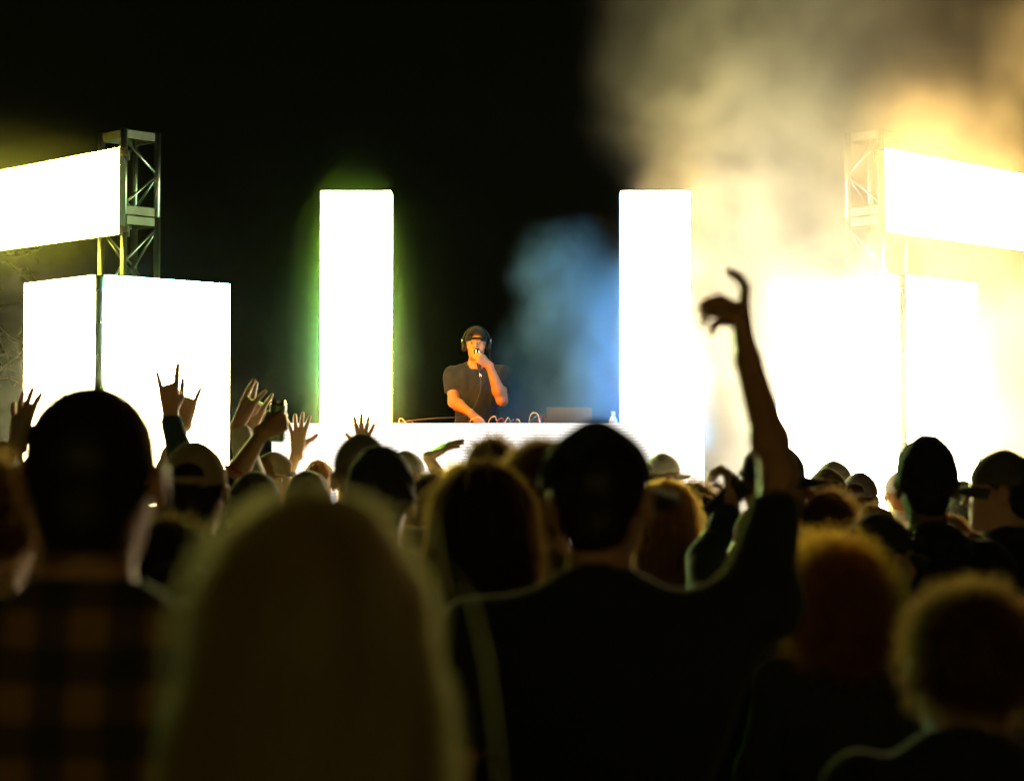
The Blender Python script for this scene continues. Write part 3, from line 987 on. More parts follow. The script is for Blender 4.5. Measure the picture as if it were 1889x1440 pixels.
def strands(V, N_, n, seed, kind, ln, width, headc):
    r_ = np.random.default_rng(seed)
    fuzz = FUZZ.get(kind)
    idx = r_.integers(0, len(V), n)
    p, nn = V[idx].copy(), N_[idx]
    fz = fuzz
    p = p + nn * (fz * r_.random((n, 1)) ** 1.3 - .003)
    g_ = np.array([0, 0, -1.0])
    rnd = r_.normal(size=(n, 3))
    Ls = ln * (.5 + r_.random((n, 1)))
    seg = 3 if kind != 'curly' else 6
    if kind in ('crop',): d = nn + .35 * rnd
    elif kind == 'short':
        sw = np.array([.5, .2, .3]); d = nn * .55 + .4 * rnd + sw * .3
    elif kind == 'curly': d = nn + .5 * rnd
    else:
        hz_ = nn * np.array([1, 1, 0]); hz_ /= np.linalg.norm(hz_, axis=1)[:, None] + .05
        d = g_ - nn * (nn @ g_)[:, None] + .08 * rnd + .5 * hz_ * (nn[:, 2:] > .6); d[nn[:, 2] < -.3] = g_ + .08 * rnd[nn[:, 2] < -.3]
    d /= np.linalg.norm(d, axis=1)[:, None]
    side = np.cross(d, r_.normal(size=(n, 3))); side /= np.linalg.norm(side, axis=1)[:, None] + 1e-9
    VV = []
    ph = r_.random(n) * 6.28
    for q in range(seg + 1):
        t = q / seg
        if kind == 'curly':
            a = np.cross(d, side)
            rad = .35 * Ls * t ** .5
            off = np.cos(ph + 5.5 * t)[:, None] * side * rad + np.sin(ph + 5.5 * t)[:, None] * a * rad
            pos = p + d * Ls * t * .8 + off
        elif kind == 'long':
            pos = p + d * Ls * t + nn * (.006 * t * r_.random((n, 1))) + np.array([0, 0, -.03]) * t * t
        else:
            pos = p + d * Ls * t + np.array([0, 0, -.25]) * Ls * t * t * (0.0 if kind == 'crop' else 1)
        w = width * (1 - .6 * t)
        VV.append(pos - side * w); VV.append(pos + side * w)
    VV = np.stack(VV, 1)                       # n, 2(seg+1), 3
    k = 2 * (seg + 1)
    b = (np.arange(n) * k)[:, None]
    Q = np.concatenate([b + np.array([2 * q, 2 * q + 1, 2 * q + 3, 2 * q + 2]) for q in range(seg)])
    return VV.reshape(-1, 3), Q


def join(parts):
    V, Q, I, n = [], [], [], 0
    for v, q, i in parts:
        if len(q) == 0: continue
        V.append(v); Q.append(np.asarray(q) + n); I.append(np.full(len(q), i)); n += len(v)
    return np.concatenate(V), np.concatenate(Q), np.concatenate(I)


SHOE = None


def shoe_mesh():
    global SHOE
    if SHOE is None:
        F = Field((-.07, -.1, -.0), (.07, .22, .14), .012)
        F.rc((0, -.03, .045), (0, .13, .035), .042, .038, k=.02)
        F.rc((0, -.02, .06), (0, -.02, .12), .042, .043, k=.03)
        F.cut((0, 0, 1), (0, 0, .002))
        V, Q = F.mesh()
        SHOE = np_mesh('shoe', V, Q); SHOE.materials.append(M['plastic'])
    return SHOE


def cap_parts(root, T, R, hs, mat, back_open=False, wear=0.0, peak=.0, vox=.006, strap=True, brim_mat=None):
    """baseball cap: six-panel crown, button, peak; wear turns it on the head (180 = peak to the back)"""
    RW = R @ rot('Z', wear)
    def TC(p): return T(tuple(rot('Z', wear) @ np.asarray(p, float)))
    F = Field(np.array(T((0, 0, .03))) - .2, np.array(T((0, 0, .03))) + .2, vox)
    nrm = RW @ np.array([0, -.10, .995])
    p0 = TC((0, .03, .028))
    r = np.array(CAP_R) * hs
    F.ell(TC(CAP_C), r, RW, .004, planes=[(nrm, p0)])
    F.rc(TC((0, -.02, .07)), TC((0, -.012, .108 + peak)), .04 * hs, .014 * hs, k=.045 * hs)
    F.cut(nrm, p0)
    # hollow inside
    F.ell(TC((0, -.010, .03)), (np.array(CAP_R) - max(.006, 1.5 * vox)) * hs, RW, .002, 'sub')
    # panel seams
    for a in range(3 if vox < .008 else 0):
        an = math.radians(a * 60)
        for s_ in (0, 1):
            an2 = an + s_ * math.pi
            q = [TC((CAP_C[0] + (CAP_R[0] + .001) * math.cos(an2) * math.cos(t), CAP_C[1] + (CAP_R[1] + .001) * math.sin(an2) * math.cos(t), CAP_C[2] + (CAP_R[2] + .001) * math.sin(t))) for t in np.linspace(.05, 1.45, 7)]
            for m_ in range(6): F.rc(q[m_], q[m_ + 1], .0015 * hs, .0015 * hs, .003, 'sub')
    if back_open:
        F.ell(TC((0, -.105, .045)), (.045 * hs, .05 * hs, .036 * hs), RW, .003, 'sub')
    V, Q = F.mesh()
    me = np_mesh('cap', V, Q); me.materials.append(mat)
    cap = link('cap', me, None, root)
    if back_open:
        pts = [TC((.088 * math.sin(t), -.010 - .108 * math.cos(t), .032 + .002)) for t in np.linspace(-.62, .62, 13)]
        sb = MB()
        VV = []
        for p in pts:
            for dz in (-.009, .009): VV.append(np.asarray(p) + RW @ np.array([0, 0, dz]))
        sb.add(VV, [[2 * i, 2 * i + 1, 2 * i + 3, 2 * i + 2] for i in range(len(pts) - 1)])
        sb.build('strap', mat, cap, smooth=True)
    bb = MB()
    V2, Q2 = [], []
    nt, nr = 17, 6
    for lay in (0, 1):
        for i in range(nt):
            th = math.radians(-62 + 124 * i / (nt - 1))
            for j in range(nr):
                t = j / (nr - 1)
                ex = .072 * math.cos(th * 1.25) ** .6 if abs(th * 1.25) < math.pi / 2 else 0
                rx, ry = CAP_R[0] - .002 + ex * t * .35, CAP_R[1] - .002 + ex * t
                x, y = rx * math.sin(th), CAP_C[1] + ry * math.cos(th)
                z = .027 - .012 * t - 4.2 * x * x * (.4 + .6 * t) + (-.0035 if lay else 0)
                V2.append(TC((x, y, z)))
    b0 = nt * nr
    for i in range(nt - 1):
        for j in range(nr - 1):
            a = i * nr + j
            Q2.append([a, a + nr, a + nr + 1, a + 1]); Q2.append([b0 + a, b0 + a + 1, b0 + a + nr + 1, b0 + a + nr])
        a = i * nr + nr - 1; Q2.append([a, a + nr, b0 + a + nr, b0 + a])
    bb.add(V2, Q2).build('brim', brim_mat or mat, cap, smooth=True)
    v, q = uv_ball(TC((0, -.012, .126 + peak)), .008 * hs, 6)
    MB().add(v, q).build('button', mat, cap, smooth=True)
    return cap


def person(u, v, D, label, yaw=0.0, hyaw=0.0, hpitch=0.0, hroll=0.0, hair=('short', 'dark'), hat=None, shirt='black', sleeve=.55, arms=None,
           skin=0, vox=.013, hs=1.0, wide=1.0, fem=False, trousers='denim', zbase=0.0, lean=0.0, top=None, extra=0.0, collar=False, nstr=500, group='people in the crowd', seed=None, hairvox=None, hood=False, swid=.0006):
    seed = seed if seed is not None else int(u * 7 + v * 3) % 9973
    arms = arms or {}
    tp = P(u, v, D)
    hatx = dict(cap=.014, beanie=.02, back_cap=.014).get(hat[0] if hat else None, 0) + dict(crop=.006, short=.02, long=.022, curly=.05, bun=.02).get(hair[0] if hair else None, 0) * (0 if hat else 1) + extra
    H = tp.z - hatx - zbase
    s = min(H, 1.86) / 1.75
    legk = (H - 1.75 * s)      # anything left over goes into the legs
    root = empty('person', (tp.x, tp.y, zbase), math.radians(yaw))
    tag(root, label, 'person', group)
    Rz = np.array(Matrix.Rotation(math.radians(yaw), 3, 'Z'))
    org = np.array([tp.x, tp.y, zbase])
    loc = lambda w: Rz.T @ (np.asarray(w, float) - org)
    locd = lambda w: Rz.T @ np.asarray(w, float)
    Z = lambda z: z * s + legk
    ln = lambda z: np.array([0, math.tan(math.radians(lean)) * max(0, z - 1.0) * s, 0])    # forward lean of the upper body
    B = lambda x, y, z: np.array([x * s * (wide if z > .85 else 1), y * s, Z(z)]) + ln(z)
    hc = np.array([0, .012 * s, H - .117 * hs]) + ln(1.63)
    Rh = rot('Z', hyaw) @ rot('X', -hpitch) @ rot('Y', hroll)
    piv = np.array([0, -.01, -.09]) * hs
    T = lambda p: hc + piv + Rh @ (np.asarray(p, float) * hs - piv)
    sw = .178 if not fem else .158
    SH = {q: B(g_ * sw, -.01, 1.41) + np.array(arms.get(q, {}).get('shift', (0, 0, 0))) for q, g_ in (('L', -1), ('R', 1))}
    J = {}
    for q, g_ in (('L', -1), ('R', 1)):
        sp = arms.get(q)
        if sp:
            W = loc(P(*sp['w']) if len(sp['w']) == 3 and not sp.get('world') else sp['w'])
            E = loc(P(*sp['e'])) if 'e' in sp else ik(SH[q] + np.array([0, 0, sp.get('shrug', .03)]), W, .295 * s, .265 * s, locd(sp.get('pole', (g_ * .6, -.3, -.6))))
            J[q] = (SH[q] + np.array([0, 0, sp.get('shrug', .03)]), E, W, locd(sp['f']), locd(sp['n']), sp['pose'], sp.get('sleeve', sleeve))
        else:
            E = B(g_ * .235, -.035, 1.14); W = B(g_ * .235, .05, .90)
            J[q] = (SH[q], E, W, np.array([g_ * -.05, .18, -1]), np.array([-g_ * 1., .1, 0]), 'relax', sleeve)
    pts = np.array([T((0, 0, .13)), [-.32, -.2, 0], [.32, .28, 0]] + [p for q in J for p in J[q][:3]] + [T((0, .13, 0)), T((.11, 0, 0)), T((-.11, 0, 0)), T((0, -.12, 0))])
    F = Field(pts.min(0) - .06, pts.max(0) + .06, vox)
    # torso and legs
    def torso(F, i, k=.05):
        F.ell(B(0, 0, 1.27), (np.array([.15 * wide, .098, .20]) + i) * s, k=k)
        F.ell(B(0, .005, 1.08), (np.array([.135 * wide, .095, .15]) + i) * s, k=k)
        for g_ in (-1, 1):
            F.rc(B(0, -.025, 1.475), B(g_ * .14, -.015, 1.405), (.048 + i) * s, (.046 + i) * s, k=k)
        for q_ in J:
            g_ = -1 if q_ == 'L' else 1
            F.rc(B(g_ * .085, -.01, 1.375), J[q_][0], (.058 + i) * s, (.046 + i) * s, k=k)
            if q_ in arms: F.rc(B(g_ * .105, -.01, 1.22), J[q_][0] + (J[q_][1] - J[q_][0]) * .12, (.05 + i * .6) * s, (.036 + i * .5) * s, k=k)
        if fem:
            for g_ in (-1, 1): F.ell(B(g_ * .068, .085, 1.25), (np.array([.055, .05, .055]) + i) * s, k=.04)
        else: F.ell(B(0, -.03, 1.36), (np.array([.145 * wide, .075, .09]) + i) * s, k=k)
    torso(F, 0)
    F.ell(B(0, -.01, .95), np.array([.155, .105, .12]) * s, k=.05)
    F.rc(B(0, -.02, 1.43), T((0, -.018, -.05)), .060 * s, .053 * hs, k=.03)
    head_prims(F, T, Rh, hs)
    for g_ in (-1, 1):
        hip, kn, an = B(g_ * .09, 0, .92), B(g_ * .10, .015, .50), B(g_ * .105, -.02, .09)
        F.rc(hip, kn, .083 * s, .055 * s, k=.04); F.rc(kn, an, .055 * s, .036 * s, k=.03); F.rc(an - [0, 0, .03 * s], an + [0, .13 * s, -.05 * s], .036 * s, .028 * s, k=.02)
    fine = []
    for q in J:
        S, E, W, f, n, ps, sl = J[q]
        raised = q in arms
        ar = arms[q].get('ar', 1.0) if raised else 1.0
        F.rc(S, E, .052 * s * ar, .039 * s * ar, k=.035)
        if not raised:
            F.rc(E, W, .041 * s, .026 * s, k=.02)
        else:
            F.rc(E, E + (W - E) * .1, .036 * s * ar, .036 * s * ar, k=.02)
    parts = []
    parts.append((*F.mesh(), 0))
    for q in J:
        S, E, W, f, n, ps, sl = J[q]
        raised = q in arms
        fw = arms[q].get('vox', .005) if raised else .008
        A = np.array([S + (E - S) * .55, E, W, W + unit(f) * .2 * s] if raised else [W - unit(f) * .03, W + unit(f) * .2 * s])
        mg = .1
        G = Field(A.min(0) - mg, A.max(0) + mg, fw)
        if raised:
            ar = arms[q].get('ar', 1.0)
            G.rc(S + (E - S) * .6, E, .0455 * s * ar, .0400 * s * ar, k=.03)
            mid = E + (W - E) * .28
            G.rc(E, mid, .0405 * s * ar, .0455 * s * ar, k=.025); G.rc(mid, W, .0455 * s * ar, .0265 * s * max(ar, .9), k=.02)
        else: G.rc(W - unit(f) * .05, W, .03 * s, .0265 * s, k=.01)
        hand_prims(G, W + unit(f) * .012, f, n, q, ps, s * arms.get(q, {}).get('hsc', 1.0) if raised else s, arms.get(q, {}).get('fr', 1.22) if raised else 1.0)
        parts.append((*G.mesh(), 0))
    for g_ in (-1, 1):
        vv, qq = uv_ball(T((g_ * .031, .0795, .003)), .0125 * hs, 8)
        parts.append((vv, qq, 1))
        vv, qq = uv_ball(T((g_ * .031, .0885, .003)), .0062 * hs, 6)
        parts.append((vv, qq, 2))
    V, Q, I = join(parts)
    me = np_mesh('body', V, Q, True, I)
    for m_ in (SKIN[skin], M['eye'], M['lens']): me.materials.append(m_)
    link('body', me, None, root)
    # shirt
    ptsS = np.array([B(-.3, -.2, .80), B(.3, .2, 1.56)] + [p for q in J for p in J[q][:3]])
    F = Field(ptsS.min(0) - .08, ptsS.max(0) + .08, max(.011, vox * 1.0))
    torso(F, .019)
    F.rc(B(0, 0, 1.1), B(0, 0, .84), .14 * s * wide, .145 * s * wide, k=.05)
    F.ell(B(0, -.0, .95), np.array([.172 * wide, .122, .16]) * s, k=.05)
    for q in J:
        S, E, W, f, n, ps, sl = J[q]
        if sl >= 1:
            F.rc(S, E, .064 * s, .060 * s, k=.035)
            F.rc(E, E + (W - E) * min(1, sl - 1), .060 * s, (.060 - .014 * min(1, sl - 1)) * s, k=.025, cut1=True)
        elif sl > 0:
            F.rc(S, S + (E - S) * sl, .064 * s, (.060 if q not in arms else .060 * arms[q].get('ar', .95)) * s, k=.03, cut1=True)
    if collar:
        F.rc(B(-.045, -.055, 1.49), B(.045, -.055, 1.49), .032 * s, .032 * s, k=.02)
    if hood:
        F.ell(B(0, -.085, 1.46), np.array([.10, .055, .07]) * s, k=.04)
    F.ripple(.005 if D < 13 else .009, 26 if D < 13 else 34, seed, .8)
    F.cut((0, 0, 1), (0, 0, Z(.83)))
    F.rc(B(0, .004, 1.492 if not (collar or hood) else 1.515), T((0, 0, -.02)), .066 * s, .082 * s, k=.008, op='sub')
    V, Q = F.mesh()
    me = np_mesh('shirt', V, Q); me.materials.append(CL[shirt]); link('shirt', me, None, root)
    # trousers and shoes
    F = Field(B(-.3, -.2, .02), B(.3, .25, 1.02), .022)
    F.ell(B(0, -.01, .95), np.array([.168, .118, .12]) * s, k=.05)
    for g_ in (-1, 1):
        hip, kn, an = B(g_ * .09, 0, .92), B(g_ * .10, .015, .50), B(g_ * .105, -.02, .09)
        F.rc(hip, kn, .098 * s, .075 * s, k=.04); F.rc(kn, an, .075 * s, .066 * s, k=.03)
    F.cut((0, 0, 1), (0, 0, Z(.06) if legk < .05 else .06)); F.cut((0, 0, -1), (0, 0, Z(1.0)))
    V, Q = F.mesh()
    me = np_mesh('trousers', V, Q); me.materials.append(CL[trousers]); link('trousers', me, None, root)
    for g_ in (-1, 1):
        link('shoe', shoe_mesh(), None, root, B(g_ * .105, -.02, 0) * [1, 1, 0])
    # hair
    if hair:
        kind, hcol = hair[0], hair[1]
        hv = hairvox or max(.006, vox * .6)
        A = np.array([T((-.17, -.2, .19)), T((.17, .15, -.12)), T((0, 0, .19)), T((0, -.2, 0)), T((0, .16, 0))])
        lo, hi = A.min(0) - .02, A.max(0) + .02
        if kind in ('long',): lo = lo - [.03, .03, .34]; hi = hi + [.03, 0, 0]
        F = Field(lo, hi, hv)
        pn = Rh @ unit((0, -.607, .795)); pp = T((0, .088, .066))
        if kind == 'crop':
            F.ell(T(CRAN_C), (np.array(CRAN_R) + .005) * hs, Rh, .005, planes=[(pn, pp)])
            F.ell(T((0, -.05, -.035)), np.array([.058, .052, .055]) * hs, Rh, .02)
        elif kind == 'short':
            F.ell(T((0, -.016, .037)), (np.array(CRAN_R) + [.005, .006, .010]) * hs, Rh, .005, planes=[(pn, pp)])
            F.ripple(.006, 60, seed)
        elif kind == 'curly':
            F.ell(T((0, -.02, .04)), (np.array(CRAN_R) + [.018, .018, .02]) * hs, Rh, .005, planes=[(pn, pp)])
            F.ell(T((0, -.07, -.03)), np.array([.085, .055, .075]) * hs, Rh, .03)
            F.ripple(.03, 48, seed); F.ripple(.01, 110, seed + 3)
        else:
            ll = hair[2] if len(hair) > 2 else .27
            F.ell(T((0, -.014, .036)), (np.array(CRAN_R) + [.007, .008, .010]) * hs, Rh, .01, planes=[(pn, pp - pn * .012)])
            for g_ in (-1, 1):
                F.rc(T((g_ * .062, -.018, .03)), T((g_ * .076, -.02, -.06)), .022 * hs, .024 * hs, k=.04)
                F.rc(T((g_ * .072, -.025, -.06)), hc + np.array([g_ * .085, -.03, -ll]), .027 * hs, .024 * hs, k=.04)
            F.rc(T((0, -.055, .0)), hc + np.array([0, -.085, -ll - .02]), .075 * hs, .06 * hs, k=.05)
            F.rc(hc + np.array([-.05, -.07, -.1]), hc + np.array([-.05, -.085, -ll]), .05, .04, k=.04)
            F.rc(hc + np.array([.05, -.07, -.1]), hc + np.array([.05, -.085, -ll]), .05, .04, k=.04)
            F.ripple(.006, 70, seed, .15)
        if kind in ('short', 'curly', 'crop'): pass
        V, Q = F.mesh()
        ps_ = [(V, Q, 0)]
        if nstr and not (hat and kind != 'long'):
            N_ = vnormals(V, Q)
            lnn = dict(crop=.007, short=.035, curly=.075, long=.10)[kind]
            if kind == 'long': sv, sq = flow_strands(F, V, nstr // 2, seed, .22, swid, wav=(hair[3] if len(hair) > 3 else 0))
            else: sv, sq = strands(V, N_, nstr, seed, kind, lnn, swid, hc)
            ps_.append((sv, sq, 0))
            if kind == 'crop' and nstr > 5000:          # clipped hair thinning out down the nape
                F2 = Field(lo, hi, hv)
                F2.ell(T(CRAN_C), (np.array(CRAN_R) + .001) * hs, Rh, .005, planes=[(pn, pp - pn * .03)])
                F2.rc(T((0, -.035, -.03)), T((0, -.03, -.085)), .055 * hs, .05 * hs, k=.02)
                v2, q2 = F2.mesh(); n2 = vnormals(v2, q2)
                keep = ((v2 - pp) @ pn < .004) & (((v2 - pp) @ pn) > -.045) & ((v2 - hc)[:, 1] < .02)
                s2, r2 = strands(v2[keep], n2[keep], 9000, seed + 1, 'crop', .008, swid, hc)
                ps_.append((s2, r2, 0))
        V, Q, I = join(ps_)
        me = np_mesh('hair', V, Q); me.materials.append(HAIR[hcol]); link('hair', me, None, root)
    if hat:
        if hat[0] in ('cap', 'back_cap'):
            cap_parts(root, T, Rh, hs, CL[hat[1]], back_open=True, wear=(hat[2] if len(hat) > 2 else 0), peak=(hat[3] if len(hat) > 3 else 0), vox=.006 if D < 9 else .008)
        elif hat[0] == 'beanie':
            F = Field(T((0, 0, .03)) - .22, T((0, 0, .03)) + .24, .007)
            nrm = Rh @ unit((0, -.2, 1)); p0 = T((0, .02, .0))
            F.ell(T((0, -.012, .04)), (np.array(CRAN_R) + [.014, .014, .03]) * hs, Rh, .003, planes=[(nrm, p0)])
            F.ripple(.003, 90, seed)
            for t in range(16):
                a, b = t * math.pi / 8, (t + 1) * math.pi / 8
                F.rc(T((.083 * math.cos(a), -.012 + .102 * math.sin(a), .012 - .2 * -.102 * math.sin(a) * -1 * -.0)), T((.083 * math.cos(b), -.012 + .102 * math.sin(b), .012)), .014 * hs, .014 * hs, .008)
            V, Q = F.mesh()
            me = np_mesh('beanie', V, Q); me.materials.append(CL[hat[1]]); link('beanie', me, None, root)
    return dict(root=root, T=T, Rh=Rh, J=J, hs=hs, s=s, wld=lambda p: Vector(Rz @ np.asarray(p, float) + org), H=H, B=B, hc=hc)


# ------------------------------------------------------------------ the performer
UP, DOWN, FWD, BACK, LEFT, RIGHT = (0, 0, 1), (0, 0, -1), (0, 1, 0), (0, -1, 0), (-1, 0, 0), (1, 0, 0)
dj_D = 14.95
MIC = P(883, 664, 14.68)                       # where the fist closes on the microphone
DJ_F, DJ_N = (-.68, -.36, .5), (-.5, .85, -.1)
DJ_W = MIC - Vector(DJ_F).normalized() * .08 - Vector(DJ_N).normalized() * .036
dj = person(878, 604, dj_D, 'performer in dark T-shirt and backward cap, speaking into a microphone behind the booth', yaw=180 + 4, hyaw=-5, hpitch=-6, hair=('short', 'light'), hat=('back_cap', 'black', 180),
            shirt='char', sleeve=.62, skin=3, vox=.0085, zbase=DECK, lean=4, nstr=0, extra=.006, group=None,
            arms={'R': dict(w=(868, 762, 14.62), e=(837, 741, 14.84), fr=1.0, shrug=.0, f=(.62, -.3, -.55), n=(.2, .35, -.9), pose='press', vox=.0045),
                  'L': dict(w=tuple(DJ_W), world=True, e=(926, 738, 14.74), fr=1.0, shrug=.005, f=DJ_F, n=DJ_N, pose='mic', vox=.0045)})
T, Rh = dj['T'], dj['Rh']
w2 = dj['wld']
hp = empty('headphones', (0, 0, 0))
tag(hp, 'black over-ear headphones worn over the performer\'s cap', 'headphones')
arc = [w2(T((.1 * math.sin(t), -.005, .02 + .122 * math.cos(t)))) for t in np.linspace(-1.62, 1.62, 25)]
hp.location = arc[12]
o0 = Vector(arc[12])
MB().tube([tuple(Vector(p) - o0) for p in arc], .0085, 8).build('headband', M['steel'], hp, smooth=True)
for g_ in (-1, 1):
    c = w2(T((g_ * .095, -.002, -.005)))
    d = (w2(T((g_ * .12, -.002, -.005))) - c).normalized()
    pts = [c - d * .016, c - d * .012, c + d * .006, c + d * .014, c + d * .016]
    cup = MB().tube([tuple(p - o0) for p in pts], [.036, .041, .041, .034, .02], 16).build('ear_cup', M['plastic'], hp, smooth=True)
    MB().tube([tuple(c + d * .012 + Vector((0, 0, .01)) - o0), tuple(c + d * .012 + Vector((0, 0, .06)) - o0)], .007, 8).build('arm', M['chrome'], cup, smooth=True)
c = w2(T((-.1, .0, -.045)))
pts = [tuple(c + Vector((.002 * math.sin(k), .0 - .02 * k / 9, -.055 * k)) - o0) for k in range(9)]
MB().tube(pts, .003, 6).build('cable', M['rubber'], hp, smooth=True)

Wl = w2(dj['J']['L'][2])
mh, mt_ = MIC + Vector((-.012, .01, .062)), P(887, 699, 14.64)
ax = (mt_ - mh).normalized()
mc = empty('microphone', tuple(mh)); tag(mc, 'black handheld microphone held to the performer\'s mouth', 'microphone')
def along(k): return tuple(ax * k)
MB().tube([along(-.022), along(-.018), along(-.004), along(.014), along(.03)], [.008, .018, .025, .024, .017], 14).build('grille', M['chrome'], mc, smooth=True)
MB().tube([along(.03), along(.04), along(.15), along(.165)], [.0185, .019, .0125, .012], 14).build('handle', M['plastic'], mc, smooth=True)
MB().tube([along(.165), along(.178), along(.20)], [.0098, .0098, .008], 12).build('connector', M['chrome'], mc, smooth=True)
cbl = [Vector(along(.195)), P(887, 712, 14.62) - mh, P(885, 725, 14.62) - mh, P(880, 739, 14.64) - mh, P(873, 755, 14.65) - mh, P(868, 768, 14.66) - mh, P(862, 782, 14.6) - mh]
sm_ = []
for i in range(len(cbl) - 1):
    for k in range(4):
        t = k / 4
        p0, p1, p2, p3 = cbl[max(0, i - 1)], cbl[i], cbl[i + 1], cbl[min(len(cbl) - 1, i + 2)]
        sm_.append(tuple(.5 * ((2 * p1) + (p2 - p0) * t + (2 * p0 - 5 * p1 + 4 * p2 - p3) * t * t + (3 * p1 - p0 - 3 * p2 + p3) * t ** 3)))
sm_.append(tuple(cbl[-1]))
MB().tube(sm_, .004, 6).build('cable', M['rubber'], mc, smooth=True)

# ------------------------------------------------------------------ the crowd, near to far
person(575, 893, 1.68, 'blurred long haired person nearest the camera, back of head at bottom centre left', hair=('long', 'ash', .30), shirt='tan', sleeve=1.9, fem=True, vox=.010, nstr=12000, hs=.93, swid=.0005)
person(168, 706, 2.45, 'tall man with cropped hair and plaid shirt at the lower left', hair=('crop', 'black'), shirt='plaid', sleeve=1.95, skin=1, vox=.010, nstr=14000, wide=1.06, collar=True, hs=1.0, swid=.0004)
armman = person(1108, 785, 3.4, 'man in a dark peaked cap raising his bare right arm high', hair=('crop', 'black'), hat=('cap', 'black', -36, .008), hyaw=-14, shirt='black', sleeve=.62, skin=1, vox=.010, nstr=0, wide=1.12, lean=2,
       arms={'R': dict(w=(1378, 660, 3.70), e=(1438, 872, 3.56), fr=1.15, hsc=.95, ar=.74, shift=(.065, .03, .03), shrug=.03, f=(-.04, .5, .86), n=(-1, -.1, .02), pose='curl', sleeve=.8, vox=.004)})
person(1775, 1084, 3.1, 'shorter person with rim lit short hair at the bottom right corner', hair=('short', 'brown'), shirt='black', sleeve=1.9, vox=.011, nstr=9000, hroll=4)
person(1530, 1012, 5.1, 'person with curly auburn hair glowing at the edge, lower right', hair=('curly', 'auburn'), shirt='char', sleeve=1.9, hyaw=30, vox=.011, nstr=30000, hroll=-8, fem=True, swid=.0006, hs=.97)
gog = person(1620, 950, 5.7, 'person in dark cap and goggles turning right, lower right', hair=('crop', 'black'), hat=('back_cap', 'char', 0), hyaw=-58, shirt='navy', sleeve=1.9, vox=.011, nstr=0)
person(1788, 978, 6.1, 'woman with brown hair facing back toward the camera at lower right', hair=('long', 'brown', .22), hyaw=-55, yaw=-95, shirt='black', sleeve=1.9, fem=True, vox=.012, nstr=3000)
person(890, 846, 4.2, 'woman with long dark hair edged in gold, in front of the booth centre', hair=('long', 'dark', .30), shirt='black', sleeve=1.9, fem=True, vox=.011, nstr=25000, hpitch=4)
person(1003, 824, 4.7, 'person with golden edged dark hair half hidden behind the peaked cap', hair=('short', 'light'), shirt='brown', sleeve=1.9, vox=.012, nstr=20000)
person(310, 952, 4.3, 'short person with dark hair between plaid shirt and long haired person', hair=('short', 'black'), shirt='brown', sleeve=1.9, vox=.013, nstr=2500, hyaw=-20)
person(360, 818, 5.4, 'man in tan cap with round back opening, behind the plaid shirt man', hair=('crop', 'black'), hat=('cap', 'tan', 0), shirt='black', sleeve=1.9, vox=.011, nstr=0, hyaw=-4, skin=0)
person(702, 833, 5.3, 'person in dark rounded beanie behind the nearest long haired head', hair=('crop', 'dark'), hat=('beanie', 'char'), shirt='black', sleeve=1.9, vox=.012, nstr=0)
person(666, 803, 6.2, 'person with pale cap just behind the dark beanie, centre left', hair=('crop', 'grey'), hat=('cap', 'grey', 10), shirt='grey', sleeve=1.9, vox=.012, nstr=0)
person(1710, 813, 5.9, 'tall man in black beanie standing before the right light box', hair=('crop', 'black'), hat=('beanie', 'black'), shirt='black', sleeve=1.9, vox=.012, nstr=0, hood=True, skin=2)
person(1852, 834, 6.3, 'man in dark cap with its peak pointing left at the right edge', hair=('crop', 'black'), hat=('cap', 'olive', 8), hyaw=62, yaw=15, shirt='black', sleeve=1.95, vox=.012, nstr=0, collar=True, wide=1.1)
person(1527, 905, 6.3, 'person with smooth dark round hair right of the raised arm', hair=('short', 'dark'), shirt='black', sleeve=1.9, vox=.012, nstr=3000, fem=True)
person(1425, 818, 6.4, 'man in flat topped dark cap looking right, behind the raised arm', hair=('crop', 'dark'), hat=('cap', 'char', 0), hyaw=-78, yaw=-30, shirt='navy', sleeve=1.9, vox=.012, nstr=0, skin=1)
person(909, 806, 6.6, 'person with short dark hair directly below the performer', hair=('short', 'dark'), shirt='char', sleeve=1.9, vox=.012, nstr=3000)
person(1228, 884, 6.6, 'blond woman with wavy hair left of the man in profile', hair=('long', 'blond', .2, .012), shirt='black', sleeve=1.9, fem=True, vox=.012, nstr=20000)
person(1282, 889, 8.2, 'brown haired person in profile looking right, below the right column', hair=('short', 'brown'), hyaw=-82, yaw=-45, shirt='black', sleeve=1.9, vox=.011, nstr=3000, skin=1)
person(795, 873, 6.8, 'person with dark hair left of the gold edged long hair', hair=('short', 'black'), shirt='black', sleeve=1.9, vox=.013, nstr=2500)
person(848, 858, 8.8, 'fair haired person in the gap left of the dark haired head below the performer', hair=('short', 'blond'), shirt='cream', sleeve=1.9, vox=.014, nstr=2500)
person(568, 876, 7.6, 'person in pale rounded cap low behind the nearest long haired head', hair=('crop', 'grey'), hat=('beanie', 'cream'), shirt='tan', sleeve=1.9, vox=.014, nstr=0)
person(497, 836, 9.6, 'person in backward tan cap turned right, below the raised can', hair=('crop', 'light'), hat=('back_cap', 'tan', 150), hyaw=-50, shirt='tan', sleeve=.6, vox=.013, nstr=0)

